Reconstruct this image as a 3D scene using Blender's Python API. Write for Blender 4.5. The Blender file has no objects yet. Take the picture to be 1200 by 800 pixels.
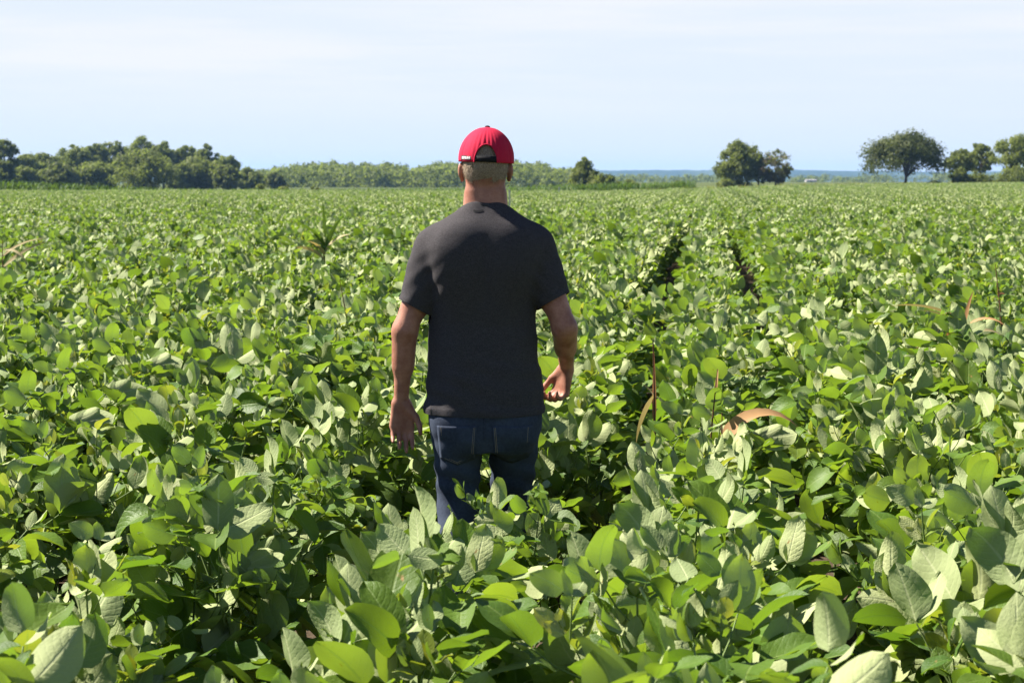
import bpy, bmesh, math, random
import numpy as np
from mathutils import Vector, Matrix
from mathutils.bvhtree import BVHTree

rng = np.random.default_rng(11)
random.seed(5)
R = math.radians
scene = bpy.context.scene
C = scene.collection

# ------------------------------------------------------------------ camera model
FPX = 2345.0
HORIZON = 213.0
CAM_Z = 1.635
PITCH = math.atan((400 - HORIZON) / FPX)


def at(px, py, Y):
    """World point at depth Y that the photograph (1200x800) shows at px, py."""
    x, y, z = (px - 600) / FPX, -(py - 400) / FPX, 1.0
    c, s = math.cos(PITCH), math.sin(PITCH)
    dy, dz = z * c + y * s, y * c - z * s
    return Vector((x / dy * Y, Y, CAM_Z + dz / dy * Y))


def project(X, Y, Z):
    c, s = math.cos(PITCH), math.sin(PITCH)
    h = Z - CAM_Z
    f = Y * c - h * s
    u = Y * s + h * c
    return 600 + FPX * X / f, 400 - FPX * u / f


# ------------------------------------------------------------------ helpers
def tag(o, label=None, cat=None, group=None, kind=None):
    if label: o['label'] = label
    if cat: o['category'] = cat
    if group: o['group'] = group
    if kind: o['kind'] = kind
    return o


def mesh_from(name, V, F, mat=None, smooth=True, uv=None, col=None):
    """V (n,3), F: (m,k) int array. uv per vertex, col per vertex (n,4)."""
    me = bpy.data.meshes.new(name)
    V = np.asarray(V, dtype=np.float32); F = np.asarray(F, dtype=np.int32)
    n, m, k = len(V), len(F), F.shape[1]
    me.vertices.add(n); me.vertices.foreach_set('co', V.ravel())
    me.loops.add(m * k); me.loops.foreach_set('vertex_index', F.ravel())
    me.polygons.add(m)
    me.polygons.foreach_set('loop_start', np.arange(0, m * k, k, dtype=np.int32))
    me.polygons.foreach_set('loop_total', np.full(m, k, dtype=np.int32))
    me.update(calc_edges=True)
    me.polygons.foreach_set('use_smooth', np.full(m, smooth, dtype=bool))
    if uv is not None:
        l = me.uv_layers.new(name='UVMap')
        l.data.foreach_set('uv', np.asarray(uv, dtype=np.float32)[F.ravel()].ravel())
    if col is not None:
        a = me.attributes.new('tint', 'FLOAT_COLOR', 'POINT')
        a.data.foreach_set('color', np.asarray(col, dtype=np.float32).ravel())
    if mat: me.materials.append(mat)
    me.validate()
    return me


def link(name, me, parent=None, loc=None):
    o = bpy.data.objects.new(name, me)
    C.objects.link(o)
    if parent: o.parent = parent
    if loc is not None: o.location = loc
    return o


def empty(name, loc, label=None, cat=None, group=None):
    o = link(name, None, loc=loc)
    o.empty_display_size = 0.1
    return tag(o, label, cat, group)


def copy_tree(o, parent=None):
    c = o.copy(); C.objects.link(c)
    if parent: c.parent = parent
    for ch in o.children: copy_tree(ch, c)
    return c


def tube(path, radii, seg=6, cap=True):
    """Tube along a polyline; returns V, F quads."""
    P = np.asarray(path, float); n = len(P)
    T = np.gradient(P, axis=0); T /= np.linalg.norm(T, axis=1)[:, None] + 1e-9
    ref = np.array([0.0, 0, 1]) if abs(T[0][2]) < 0.9 else np.array([1.0, 0, 0])
    V = []
    u = np.cross(T[0], ref); u /= np.linalg.norm(u)
    for i in range(n):
        u = u - T[i] * np.dot(u, T[i]); u /= np.linalg.norm(u) + 1e-9
        w = np.cross(T[i], u)
        a = np.arange(seg) / seg * 2 * np.pi
        V.append(P[i] + radii[i] * (np.cos(a)[:, None] * u + np.sin(a)[:, None] * w))
    V = np.concatenate(V)
    F = []
    for i in range(n - 1):
        for j in range(seg):
            a, b = i * seg + j, i * seg + (j + 1) % seg
            F.append((a, b, b + seg, a + seg))
    if cap:
        k = len(V)
        V = np.concatenate([V, P[:1], P[-1:]])
        for j in range(seg):
            F.append((k, k, (j + 1) % seg, j))
            b = (n - 1) * seg
            F.append((k + 1, k + 1, b + j, b + (j + 1) % seg))
    F = np.array(F)
    if cap:  # degenerate quads -> triangles need another array; close with tiny end rings instead
        F = F[[len(set(f)) == 4 for f in F.tolist()]]
        V = V[:n * seg]
    return V, F


class Batch:
    def __init__(s): s.V, s.F, s.U, s.Cc, s.n = [], [], [], [], 0
    def add(s, V, F, U=None, col=None):
        V = np.asarray(V); s.V.append(V); s.F.append(np.asarray(F) + s.n)
        s.U.append(np.zeros((len(V), 2)) if U is None else U)
        c = np.ones((len(V), 4)) if col is None else np.broadcast_to(np.asarray(col, float), (len(V), 4))
        s.Cc.append(c); s.n += len(V)
    def mesh(s, name, mat, smooth=True):
        return mesh_from(name, np.concatenate(s.V), np.concatenate(s.F), mat, smooth, np.concatenate(s.U), np.concatenate(s.Cc))


# ------------------------------------------------------------------ materials
class NT:
    def __init__(s, name):
        s.m = bpy.data.materials.new(name); s.m.use_nodes = True
        s.t = s.m.node_tree; s.t.nodes.clear()
        s.out = s.n('ShaderNodeOutputMaterial')
    def n(s, typ, **kw):
        x = s.t.nodes.new(typ)
        for k, v in kw.items(): setattr(x, k, v)
        return x
    def l(s, a, b): s.t.links.new(a, b)
    def math(s, op, a, b=None, c=None):
        x = s.n('ShaderNodeMath', operation=op)
        for i, v in enumerate((a, b, c)):
            if v is None: continue
            if isinstance(v, (int, float)): x.inputs[i].default_value = v
            else: s.l(v, x.inputs[i])
        return x.outputs[0]
    def mix(s, f, a, b):
        x = s.n('ShaderNodeMix', data_type='RGBA')
        for sock, v in ((x.inputs[0], f), (x.inputs[6], a), (x.inputs[7], b)):
            if isinstance(v, (int, float)): sock.default_value = v
            elif isinstance(v, tuple): sock.default_value = (*v, 1) if len(v) == 3 else v
            else: s.l(v, sock)
        return x.outputs[2]
    def ramp(s, f, lo, hi):
        x = s.n('ShaderNodeMapRange'); x.clamp = True
        s.l(f, x.inputs[0]); x.inputs[1].default_value = lo; x.inputs[2].default_value = hi
        return x.outputs[0]
    def noise(s, scale, detail=3, vec=None, rough=0.5):
        x = s.n('ShaderNodeTexNoise'); x.inputs['Scale'].default_value = scale
        x.inputs['Detail'].default_value = detail; x.inputs['Roughness'].default_value = rough
        if vec is not None: s.l(vec, x.inputs['Vector'])
        return x.outputs['Fac']
    def coord(s, which='Object'): return s.n('ShaderNodeTexCoord').outputs[which]
    def pbr(s, base, rough=0.6, spec=0.3, bump=None, bdist=0.002, bstr=0.5, sss=0):
        p = s.n('ShaderNodeBsdfPrincipled')
        if isinstance(base, tuple): p.inputs['Base Color'].default_value = (*base, 1)
        else: s.l(base, p.inputs['Base Color'])
        if isinstance(rough, (int, float)): p.inputs['Roughness'].default_value = rough
        else: s.l(rough, p.inputs['Roughness'])
        p.inputs['Specular IOR Level'].default_value = spec
        if sss:
            p.inputs['Subsurface Weight'].default_value = sss
            p.inputs['Subsurface Radius'].default_value = (0.012, 0.004, 0.002)
            p.inputs['Subsurface Scale'].default_value = 1.0
        if bump is not None:
            b = s.n('ShaderNodeBump'); b.inputs['Strength'].default_value = bstr; b.inputs['Distance'].default_value = bdist
            s.l(bump, b.inputs['Height']); s.l(b.outputs[0], p.inputs['Normal'])
        return p
    def done(s, sh):
        s.l(sh.outputs[0], s.out.inputs[0]); return s.m


def simple(name, base, rough=0.6, spec=0.3, var=0.25, scale=40, bump=0.3, bdist=0.002):
    t = NT(name); co = t.coord()
    n1 = t.noise(scale, 4, co)
    lo = tuple(c * (1 - var) for c in base); hi = tuple(min(1, c * (1 + var)) for c in base)
    return t.done(t.pbr(t.mix(n1, lo, hi), rough, spec, n1, bdist, bump))


def leaf_material():
    t = NT('soybean_leaf')
    uv = t.n('ShaderNodeUVMap').outputs[0]
    sep = t.n('ShaderNodeSeparateXYZ'); t.l(uv, sep.inputs[0])
    u = t.math('ABSOLUTE', t.math('SUBTRACT', t.math('MULTIPLY', sep.outputs[0], 2.0), 1.0))
    v = sep.outputs[1]
    ph = t.math('FRACT', t.math('SUBTRACT', t.math('MULTIPLY', v, 8.0), t.math('MULTIPLY', t.math('POWER', u, 1.3), 2.0)))
    tri = t.math('ABSOLUTE', t.math('SUBTRACT', t.math('MULTIPLY', ph, 2.0), 1.0))     # 1 at the side veins
    side = t.ramp(tri, 0.86, 1.0)
    mid = t.ramp(u, 0.085, 0.02)
    vein = t.math('MAXIMUM', t.math('MULTIPLY', side, 0.4), mid)
    att = t.n('ShaderNodeAttribute', attribute_name='tint')
    sc = t.n('ShaderNodeSeparateColor'); t.l(att.outputs['Color'], sc.inputs[0])
    tint, yel, age = sc.outputs
    geo = t.n('ShaderNodeNewGeometry')
    back = geo.outputs['Backfacing']
    patchy = t.noise(0.55, 3, geo.outputs['Position'])
    rough_amt = t.math('FRACT', t.math('MULTIPLY', tint, 37.0))          # how blistered this one leaf is
    tint = t.math('ADD', t.math('MULTIPLY', tint, 0.72), t.math('MULTIPLY', t.math('SUBTRACT', patchy, 0.36), 0.9))
    cl_ = t.n('ShaderNodeClamp'); t.l(tint, cl_.inputs[0]); tint = cl_.outputs[0]
    fuzz = t.noise(95, 2, uv)
    vor = t.n('ShaderNodeTexVoronoi'); vor.inputs['Scale'].default_value = 17
    vs = t.n('ShaderNodeVectorMath', operation='MULTIPLY'); t.l(uv, vs.inputs[0]); vs.inputs[1].default_value = (0.8, 1.25, 1)
    t.l(vs.outputs[0], vor.inputs['Vector'])
    cell = vor.outputs['Distance']
    blot = t.noise(3.5, 3, uv)
    # upper side: deep to fresh green; lower side: pale with fine down
    top = t.mix(tint, (0.032, 0.076, 0.010), (0.098, 0.182, 0.017))
    top = t.mix(t.math('MULTIPLY', yel, 0.7), top, (0.24, 0.27, 0.03))
    top = t.mix(t.math('MULTIPLY', vein, 0.55), top, (0.20, 0.27, 0.07))
    top = t.mix(t.math('MULTIPLY', t.ramp(blot, 0.45, 0.75), 0.25), top, (0.13, 0.21, 0.035))
    bot = t.mix(tint, (0.21, 0.270, 0.110), (0.51, 0.545, 0.270))
    bot = t.mix(t.math('MULTIPLY', yel, 0.6), bot, (0.40, 0.42, 0.16))
    bot = t.mix(t.math('MULTIPLY', vein, 0.75), bot, (0.50, 0.53, 0.28))
    base = t.mix(back, top, bot)
    base = t.mix(t.math('MULTIPLY', age, t.ramp(blot, 0.62, 0.70)), base, (0.30, 0.17, 0.06))
    # blistered relief between veins
    h = t.math('SUBTRACT', t.math('MULTIPLY', t.math('SUBTRACT', 1.0, t.math('POWER', tri, 3.0)), 0.42), t.math('MULTIPLY', mid, 0.8))
    h = t.math('ADD', h, t.math('MULTIPLY', cell, 0.6))
    sg = t.math('SUBTRACT', 1.0, t.math('MULTIPLY', back, 2.0))
    h = t.math('MULTIPLY', h, sg)
    h = t.math('MULTIPLY', h, t.math('ADD', 0.45, t.math('MULTIPLY', rough_amt, 0.8)))
    h = t.math('ADD', h, t.math('MULTIPLY', fuzz, 0.30))
    rough = t.math('ADD', 0.50, t.math('MULTIPLY', back, 0.25))
    p = t.pbr(base, rough, 0.24, h, 0.0022, 0.55)
    tr = t.n('ShaderNodeBsdfTranslucent')
    tc = t.mix(tint, (0.14, 0.285, 0.012), (0.33, 0.50, 0.022))
    tc = t.mix(t.math('MULTIPLY', yel, 0.7), tc, (0.62, 0.58, 0.04))
    tc = t.mix(t.math('MULTIPLY', vein, 0.45), tc, (0.10, 0.22, 0.02))
    t.l(tc, tr.inputs[0])
    mx = t.n('ShaderNodeMixShader'); mx.inputs[0].default_value = 0.29
    t.l(p.outputs[0], mx.inputs[1]); t.l(tr.outputs[0], mx.inputs[2])
    return t.done(mx)


def crown_material(name, c0, c1, trans=(0.26, 0.32, 0.05), tf=0.38):
    t = NT(name)
    att = t.n('ShaderNodeAttribute', attribute_name='tint')
    sc = t.n('ShaderNodeSeparateColor'); t.l(att.outputs['Color'], sc.inputs[0])
    base = t.mix(sc.outputs[0], c0, c1)
    base = t.mix(t.math('MULTIPLY', sc.outputs[1], 0.8), base, (0.16, 0.085, 0.06))
    p = t.pbr(base, 0.6, 0.15)
    tr = t.n('ShaderNodeBsdfTranslucent'); tr.inputs[0].default_value = (*trans, 1)
    mx = t.n('ShaderNodeMixShader'); mx.inputs[0].default_value = tf
    t.l(p.outputs[0], mx.inputs[1]); t.l(tr.outputs[0], mx.inputs[2])
    return t.done(mx)


M_leaf = leaf_material()
M_stem = simple('soybean_stem', (0.14, 0.20, 0.055), 0.6, 0.3, 0.4, 30)
M_bark = simple('bark', (0.055, 0.043, 0.034), 0.9, 0.1, 0.4, 8, 0.6, 0.02)
M_dark = crown_material('foliage_dark', (0.066, 0.080, 0.020), (0.160, 0.176, 0.042))
M_mid = crown_material('foliage_mid', (0.105, 0.126, 0.030), (0.230, 0.255, 0.060))
M_deep = crown_material('foliage_deep_olive', (0.042, 0.052, 0.016), (0.105, 0.118, 0.032), (0.15, 0.19, 0.03), 0.25)  # darkest olive foliage colour, for the umbrella tree
M_wood = crown_material('foliage_wood', (0.074, 0.094, 0.024), (0.155, 0.178, 0.044))
M_olive = crown_material('foliage_olive', (0.085, 0.105, 0.022), (0.200, 0.220, 0.050))
M_red = crown_material('foliage_reddish', (0.045, 0.048, 0.022), (0.11, 0.088, 0.06))
M_corn = crown_material('corn_leaf', (0.035, 0.075, 0.012), (0.085, 0.15, 0.025), (0.16, 0.26, 0.02), 0.3)
M_dry = crown_material('dry_corn_leaf', (0.46, 0.235, 0.10), (0.60, 0.41, 0.20), (0.45, 0.2, 0.07), 0.3)
M_straw = crown_material('straw_leaf', (0.42, 0.32, 0.15), (0.55, 0.48, 0.26), (0.45, 0.33, 0.1), 0.3)
M_drystem = simple('dry_stem', (0.13, 0.055, 0.03), 0.8, 0.2, 0.4, 30)
M_weed = crown_material('weed_leaf', (0.13, 0.17, 0.03), (0.25, 0.26, 0.05), (0.3, 0.3, 0.03), 0.35)


# ------------------------------------------------------------------ ground
def sstep(a, b, x):
    t = np.clip((np.asarray(x, float) - a) / (b - a), 0, 1)
    return t * t * (3 - 2 * t)


def ground_h(x, y):
    x = np.asarray(x, float); y = np.asarray(y, float)
    h = 0.72 * sstep(0, 62, x) * sstep(60, 270, y) * (1 + 0.9 * sstep(270, 420, y))
    h = h - 0.95 * sstep(170, 190, y) * (1 - sstep(-10, 30, x)) * (1 - 0.75 * sstep(330, 420, y))
    h = h + 0.05 * np.sin(x * 0.11 + 1.3) * np.sin(y * 0.07) * sstep(12, 30, y)
    return h


def sheet(xs, ys, hf):
    X, Y = np.meshgrid(xs, ys)
    V = np.stack([X, Y, hf(X, Y)], -1).reshape(-1, 3)
    nx, ny = len(xs), len(ys)
    i, j = np.meshgrid(np.arange(nx - 1), np.arange(ny - 1))
    a = (j * nx + i).ravel()
    return V, np.stack([a, a + 1, a + 1 + nx, a + nx], 1)


def spaced(lim, d0, grow):
    s, out = 0.0, [0.0]
    while s < lim:
        d0 *= grow; s += d0; out.append(s)
    return np.array(out)


t = NT('soil')
co = t.coord()
n1 = t.noise(0.9, 6, co, 0.6); n2 = t.noise(26, 5, co, 0.65); n3 = t.noise(0.01, 3, co)
soil = t.mix(n1, (0.050, 0.034, 0.023), (0.100, 0.072, 0.048))
soil = t.mix(t.ramp(n2, 0.55, 0.72), soil, (0.13, 0.10, 0.062))
sepg = t.n('ShaderNodeSeparateXYZ'); t.l(co, sepg.inputs[0])
grassy = t.mix(n3, (0.055, 0.080, 0.022), (0.095, 0.105, 0.035))
far = t.ramp(sepg.outputs[1], 195.0, 240.0)
M_soil = t.done(t.pbr(t.mix(far, soil, grassy), 0.95, 0.1, n2, 0.03, 0.8))
sx = spaced(6500, 0.5, 1.07); xs = np.concatenate([-sx[:0:-1], sx])
sy = spaced(6700, 0.6, 1.045); ys = np.concatenate([-spaced(60, 1.0, 1.2)[:0:-1], sy])
V, F = sheet(xs, ys, ground_h)
g = link('ground', mesh_from('ground', V, F, M_soil)); tag(g, 'brown soil of the field, grassy beyond its far edge', 'ground', kind='structure')

# ------------------------------------------------------------------ soybean plants
def leaflet(L, W, nv, nu, fold, curl, wave, twist, r):
    v = np.linspace(0, 1, nv + 1); u = np.linspace(-1, 1, nu + 1)
    U, Vv = np.meshgrid(u, v)
    sh = np.power(np.clip(Vv, 1e-4, 1), 0.46) * np.power(np.clip(1 - Vv, 0, 1), 0.64)
    sh = sh / 0.508
    w = W * 0.5 * sh
    ph = r.uniform(0, 6.28)
    x = U * w
    y = Vv * L
    z = np.abs(U) ** 1.4 * w * fold + wave * np.sin(Vv * 9 + ph + U * 1.2) * np.abs(U) * W * 0.5
    z += 0.25 * wave * W * np.sin(U * 4.0 + ph)
    # bend along the length
    ang = curl * Vv
    yy = L * np.where(abs(curl) < 1e-3, Vv, np.sin(ang) / (curl + 1e-9))
    zz = -L * np.where(abs(curl) < 1e-3, 0, (1 - np.cos(ang)) / (curl + 1e-9))
    ny, nz = np.sin(ang), np.cos(ang)
    y2 = yy + z * ny; z2 = zz + z * nz
    tw = twist * Vv
    x3 = x * np.cos(tw) - (z2 - zz) * np.sin(tw); z3 = zz + x * np.sin(tw) + (z2 - zz) * np.cos(tw)
    P = np.stack([x3, y2, z3], -1).reshape(-1, 3)
    i, j = np.meshgrid(np.arange(nu), np.arange(nv))
    a = (j * (nu + 1) + i).ravel()
    F = np.stack([a, a + 1, a + nu + 2, a + nu + 1], 1)
    uv = np.stack([(U + 1) / 2, Vv], -1).reshape(-1, 2)
    return P, F, uv


def unit(v): v = np.asarray(v, float); return v / (np.linalg.norm(v) + 1e-9)


def frame_from(D, N):
    D = unit(D); N = np.asarray(N, float); N = unit(N - D * np.dot(N, D)); X = np.cross(D, N)
    return np.stack([X, D, N], 1)       # columns: leaf x, leaf y (length), leaf z (upper side)


def add_trifoliate(lb, base, azi, up, size, r, top, nv, nu, wind, yel_p=0.05):
    """Three leaflets at the end of a petiole. top 0..1 says how high in the canopy it sits."""
    yel = r.uniform(0.3, 1.0) if r.random() < yel_p else r.uniform(0, 0.22)
    age = 1.0 if r.random() < 0.10 else 0.0
    tint0 = r.uniform(0.1, 0.9)
    flipped = r.random() < wind * (0.25 + 0.75 * top)
    for k, da in enumerate((0, 1.15, -1.15)):
        a = azi + da + r.normal(0, 0.18)
        s = size * (1.0 if k == 0 else 0.9) * r.uniform(0.85, 1.12)
        el = up + r.normal(0, 0.38)
        D = np.array([math.cos(a) * math.cos(el), math.sin(a) * math.cos(el), math.sin(el)])
        side = np.array([-math.sin(a), math.cos(a), 0.0])
        N = np.cross(D, -side) if False else np.cross(side, D) * -1
        N = N if N[2] > 0 else -N
        roll = r.normal(0, 0.5)
        N = N * math.cos(roll) + np.cross(D, N) * math.sin(roll)
        if flipped and r.random() < 0.8:
            # the wind turns the leaf over: its pale lower side faces back and up
            nb = unit([r.normal(-0.15, 0.45), -0.62 + r.normal(0, 0.3), 0.62 + r.normal(0, 0.28)])
            D2 = unit([r.normal(0, 0.6), 0.45 + r.normal(0, 0.3), 0.75 + r.normal(0, 0.4)])
            D = unit(D2 * 0.9 + D * 0.35); N = -nb
        off = 0.022 if k == 0 else 0.004
        P, F, uv = leaflet(s, s * r.uniform(0.60, 0.74), nv, nu, r.uniform(-0.05, 0.55), r.normal(0.35, 0.55),
                           r.uniform(0.03, 0.12), r.normal(0, 0.35), r)
        Mx = frame_from(D, N)
        Wp = P @ Mx.T + np.asarray(base) + D * off
        lb.add(Wp, F, uv, (np.clip(tint0 + r.normal(0, 0.12), 0, 1), yel, age, 1))


def build_plant(seed, nv=8, nu=4, wind=0.55, n_main=12, stems=True, sparse=1.0, H=0.71):
    r = np.random.default_rng(seed)
    lb, sb = Batch(), Batch()
    lean = r.normal(0, 0.05, 2)
    axes = [(np.zeros(3), np.array([lean[0], lean[1], H]), n_main, 1.0)]
    for _ in range(int(r.integers(3, 5))):
        z0 = r.uniform(0.1, 0.3); a = r.uniform(0, 6.28); ln = r.uniform(0.28, 0.46)
        tip = np.array([math.cos(a) * ln * 0.42, math.sin(a) * ln * 0.42, min(z0 + ln * 0.95, H - 0.02)])
        axes.append((np.array([lean[0], lean[1], H]) * z0 / H, tip, 5, 0.7))
    for A, B, n, th in axes:
        mid = (A + B) / 2 + r.normal(0, 0.012, 3)
        path = [A, (A + mid) / 2, mid, (mid + B) / 2, B]
        if stems:
            sb.add(*tube(path, np.linspace(0.0055, 0.0022, 5) * th, 5))
        az = r.uniform(0, 6.28)
        for i in range(n):
            f = (i + 1) / n
            if r.random() > sparse: continue
            p = A + (B - A) * f
            az += 2.6 + r.normal(0, 0.5)
            top = np.clip((p[2] - 0.3) / 0.42, 0, 1)
            pl = (0.20 - 0.12 * f ** 2) * r.uniform(0.75, 1.25)
            el = r.uniform(0.35, 1.1)
            d = np.array([math.cos(az) * math.cos(el), math.sin(az) * math.cos(el), math.sin(el)])
            e = p + d * pl
            q = p + d * pl * 0.55 + np.array([0, 0, -0.008])
            if stems:
                sb.add(*tube([p, q, e], [0.0022, 0.0018, 0.0015], 4))
            size = (0.131 if f < 0.85 else 0.106 if f < 0.97 else 0.068) * r.uniform(0.82, 1.18)
            add_trifoliate(lb, e, az, r.uniform(-0.45, 0.35) + 0.5 * top * r.random(), size, r, top, nv, nu, wind)
        # young leaves at the growing tip
        for _ in range(3):
            add_trifoliate(lb, B + r.normal(0, 0.01, 3), r.uniform(0, 6.28), r.uniform(0.4, 1.2), r.uniform(0.04, 0.06), r, 1, max(3, nv - 3), nu, wind * 0.5, 0.3)
    return lb, sb


N_VAR = 14
variants = []
for i in range(N_VAR):
    lb, sb = build_plant(100 + i, wind=(0.5 if i % 4 == 0 else 0.9))
    variants.append((lb.mesh('soybean_leaves', M_leaf), sb.mesh('soybean_stem', M_stem)))

# plant positions: rows that run a little to the right of straight ahead
ROW_A = math.atan(230 / FPX)
rd = np.array([math.sin(ROW_A), math.cos(ROW_A)]); rn = np.array([math.cos(ROW_A), -math.sin(ROW_A)])
ROW = 0.68
MAN = at(569, 213, 7.0); MX, MY = MAN.x, 7.0


def spots(y0, y1, step, margin):
    out = []
    kmax = int((y1 * 0.33 + 12) / ROW) + 2
    for k in range(-kmax, kmax + 1):
        c = k * ROW                      # gaps run at +-0.38: two of them lead straight away from the camera
        s = y0 - 3
        while s < y1 + 3:
            s += step * rng.uniform(0.6, 1.4)
            p = rn * (c + rng.normal(0, 0.075)) + rd * s
            if not (y0 <= p[1] < y1): continue
            if abs(p[0]) > abs(p[1]) * 0.262 + margin: continue
            out.append((p[0], p[1]))
    return np.array(out)


def noise2(x, y, s):
    return (np.sin(x * 1.7 * s + 0.3) * np.cos(y * 1.3 * s + 1.1) + np.sin((x + y) * 2.9 * s + 2.0) * 0.5 + np.sin((x * 0.6 - y) * 4.3 * s) * 0.35) / 1.6


P = spots(1.6, 62, 0.17, 1.7)
px, py = P[:, 0], P[:, 1]
scl = 1.0 + 0.09 * noise2(px, py, 1.0) + rng.normal(0, 0.085, len(P))
# trodden ground where he walks and thin places in the stand
keep = np.ones(len(P), bool)
keep &= ~((np.hypot((px - MX) / 0.27, (py - MY - .1) / 0.36)) < 1)
gaps = [(250, 690, 0.27, 0.34), (430, 610, 0.24, 0.5), (345, 720, 0.2, 0.34), (60, 590, 0.22, 0.3), (905, 640, 0.2, 0.34), (350, 560, 0.26, 0.4), (800, 480, .2, .5), (330, 330, .3, .8), (120, 530, .25, .5)]
for gx, gy, ra, rb in gaps:
    d = 0.95 * FPX / (gy - HORIZON)
    w = at(gx, gy, d)
    keep &= ~(np.hypot((px - w.x) / ra, (py - w.y) / rb) < 1)
lat = px * rn[0] + py * rn[1]
for gl, gw in ((0.47, 0.42), (-0.50, 0.385)):
    d_ = lat - gl
    w_ = gw * sstep(13.5, 17, py) * (1 - sstep(36, 44, py))
    new = np.where(np.abs(d_) < w_, np.where(d_ < 0, -1, 1) * (w_ + 0.04 * np.abs(d_) / .4), d_)
    P = P + (new - d_)[:, None] * rn[None, :]
px, py = P[:, 0], P[:, 1]
P, px, py, scl = P[keep], px[keep], py[keep], scl[keep]
# lower plants on the line of sight to his left leg
cor = (py > 4.7) & (py < 6.95) & (np.abs(px - (-0.165 * py / 7 - 0.04)) < 0.21)
scl[cor] *= np.interp(py[cor], [4.7, 5.5, 6.9], [0.95, 0.79, 0.61])
frt = (py > 5.4) & (py < 6.9) & (np.abs(px - MX - 0.09) < 0.24)
scl[frt] *= 0.66
hnd = (np.hypot((px - MX + .40) / .42, (py - MY + .25) / .75) < 1)
scl[hnd] *= .84
scl = scl * np.interp(py, [3.2, 4.6], [1.04, 1.0])
gz = ground_h(px, py)
prx, pry = project(px, py, gz + 0.7 * scl)
inframe = (prx > -60) & (prx < 1260) & (pry < 880) & (pry > 0)
order = np.argsort(np.where(inframe, py, 1e9))
near = order[:292]
rotz = rng.uniform(-0.9, 0.9, len(P))
vidx = rng.integers(0, N_VAR, len(P))
near_set = np.zeros(len(P), bool); near_set[near] = True

protos = {}
for i in near:
    y = py[i]; x = px[i]
    v = int(vidx[i])
    if v not in protos:
        e = empty('soybean_plant', (0, 0, 0))
        e['category'] = 'soybean plant'; e['group'] = 'soybean plants in the near rows'
        link('leaves', variants[v][0], e); link('stem', variants[v][1], e)
        protos[v] = e
    else:
        e = copy_tree(protos[v])
    e.location = (x, y, gz[i]); e.rotation_euler = (0, 0, rotz[i]); e.scale = (scl[i],) * 3
    side = 'left' if prx[i] < 500 else 'right' if prx[i] > 640 else 'front'
    if y < MY - 0.3:
        if side == 'front':
            lab = 'leafy soybean plant in front of the man, between his legs and the camera'
        else:
            lab = 'leafy soybean plant nearer than the man, %s of his path' % side
    else:
        lab = 'leafy soybean plant level with or just beyond the man, %s' % ('on his right' if prx[i] > 569 else 'on his left')
    e['label'] = lab


def scatter(name, pts, rot, sc, idx, meshes, label, cat, kind='stuff'):
    """One object whose geometry nodes put the given meshes on its points."""
    col = bpy.data.collections.new(name + '_kinds')
    for k, mm in enumerate(meshes):
        col.objects.link(bpy.data.objects.new('%s_kind_%02d' % (name, k), mm))
    me = bpy.data.meshes.new(name)
    me.vertices.add(len(pts)); me.vertices.foreach_set('co', np.asarray(pts, np.float32).ravel())
    for an, ty, va in (('rz', 'FLOAT', rot), ('sc', 'FLOAT', sc), ('ix', 'INT', idx)):
        a = me.attributes.new(an, ty, 'POINT'); a.data.foreach_set('value', np.asarray(va, np.int32 if ty == 'INT' else np.float32))
    o = link(name, me)
    tag(o, label, cat, kind=kind)
    ng = bpy.data.node_groups.new(name + '_scatter', 'GeometryNodeTree')
    ng.interface.new_socket('Geometry', in_out='INPUT', socket_type='NodeSocketGeometry')
    ng.interface.new_socket('Geometry', in_out='OUTPUT', socket_type='NodeSocketGeometry')
    N, Lk = ng.nodes, ng.links
    gi, go = N.new('NodeGroupInput'), N.new('NodeGroupOutput')
    ci = N.new('GeometryNodeCollectionInfo'); ci.inputs['Collection'].default_value = col
    ci.inputs['Separate Children'].default_value = True; ci.inputs['Reset Children'].default_value = True
    ip = N.new('GeometryNodeInstanceOnPoints'); ip.inputs['Pick Instance'].default_value = True
    def na(nm, ty):
        x = N.new('GeometryNodeInputNamedAttribute'); x.data_type = ty; x.inputs['Name'].default_value = nm
        return x.outputs[0]
    cx = N.new('ShaderNodeCombineXYZ'); Lk.new(na('rz', 'FLOAT'), cx.inputs[2])
    er = N.new('FunctionNodeEulerToRotation'); Lk.new(cx.outputs[0], er.inputs[0])
    Lk.new(gi.outputs[0], ip.inputs['Points']); Lk.new(ci.outputs[0], ip.inputs['Instance'])
    Lk.new(na('ix', 'INT'), ip.inputs['Instance Index']); Lk.new(er.outputs[0], ip.inputs['Rotation'])
    Lk.new(na('sc', 'FLOAT'), ip.inputs['Scale'])
    Lk.new(ip.outputs[0], go.inputs[0])
    md = o.modifiers.new('scatter', 'NODES'); md.node_group = ng
    return o


# middle distance: the same plants, leaf and stem in one mesh
def joined(lb, sb):
    nb = len(lb.V)
    me = mesh_from('soybean', np.concatenate(lb.V + sb.V), np.concatenate(lb.F + [f + lb.n for f in sb.F]), M_leaf, True,
                   np.concatenate(lb.U + sb.U), np.concatenate(lb.Cc + sb.Cc))
    me.materials.append(M_stem)
    nl = sum(len(f) for f in lb.F); ntot = len(me.polygons)
    mi = np.zeros(ntot, np.int32); mi[nl:] = 1
    me.polygons.foreach_set('material_index', mi)
    return me


mid_meshes = []
for i in range(10):
    lb, sb = build_plant(300 + i, nv=5, nu=2, wind=(0.6 if i % 4 == 0 else 0.95))
    mid_meshes.append(joined(lb, sb))
m = ~near_set
pts = [np.stack([px[m], py[m], gz[m]], 1)]; rr = [rotz[m]]; ss = [scl[m]]; ii = [rng.integers(0, 10, m.sum())]
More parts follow.
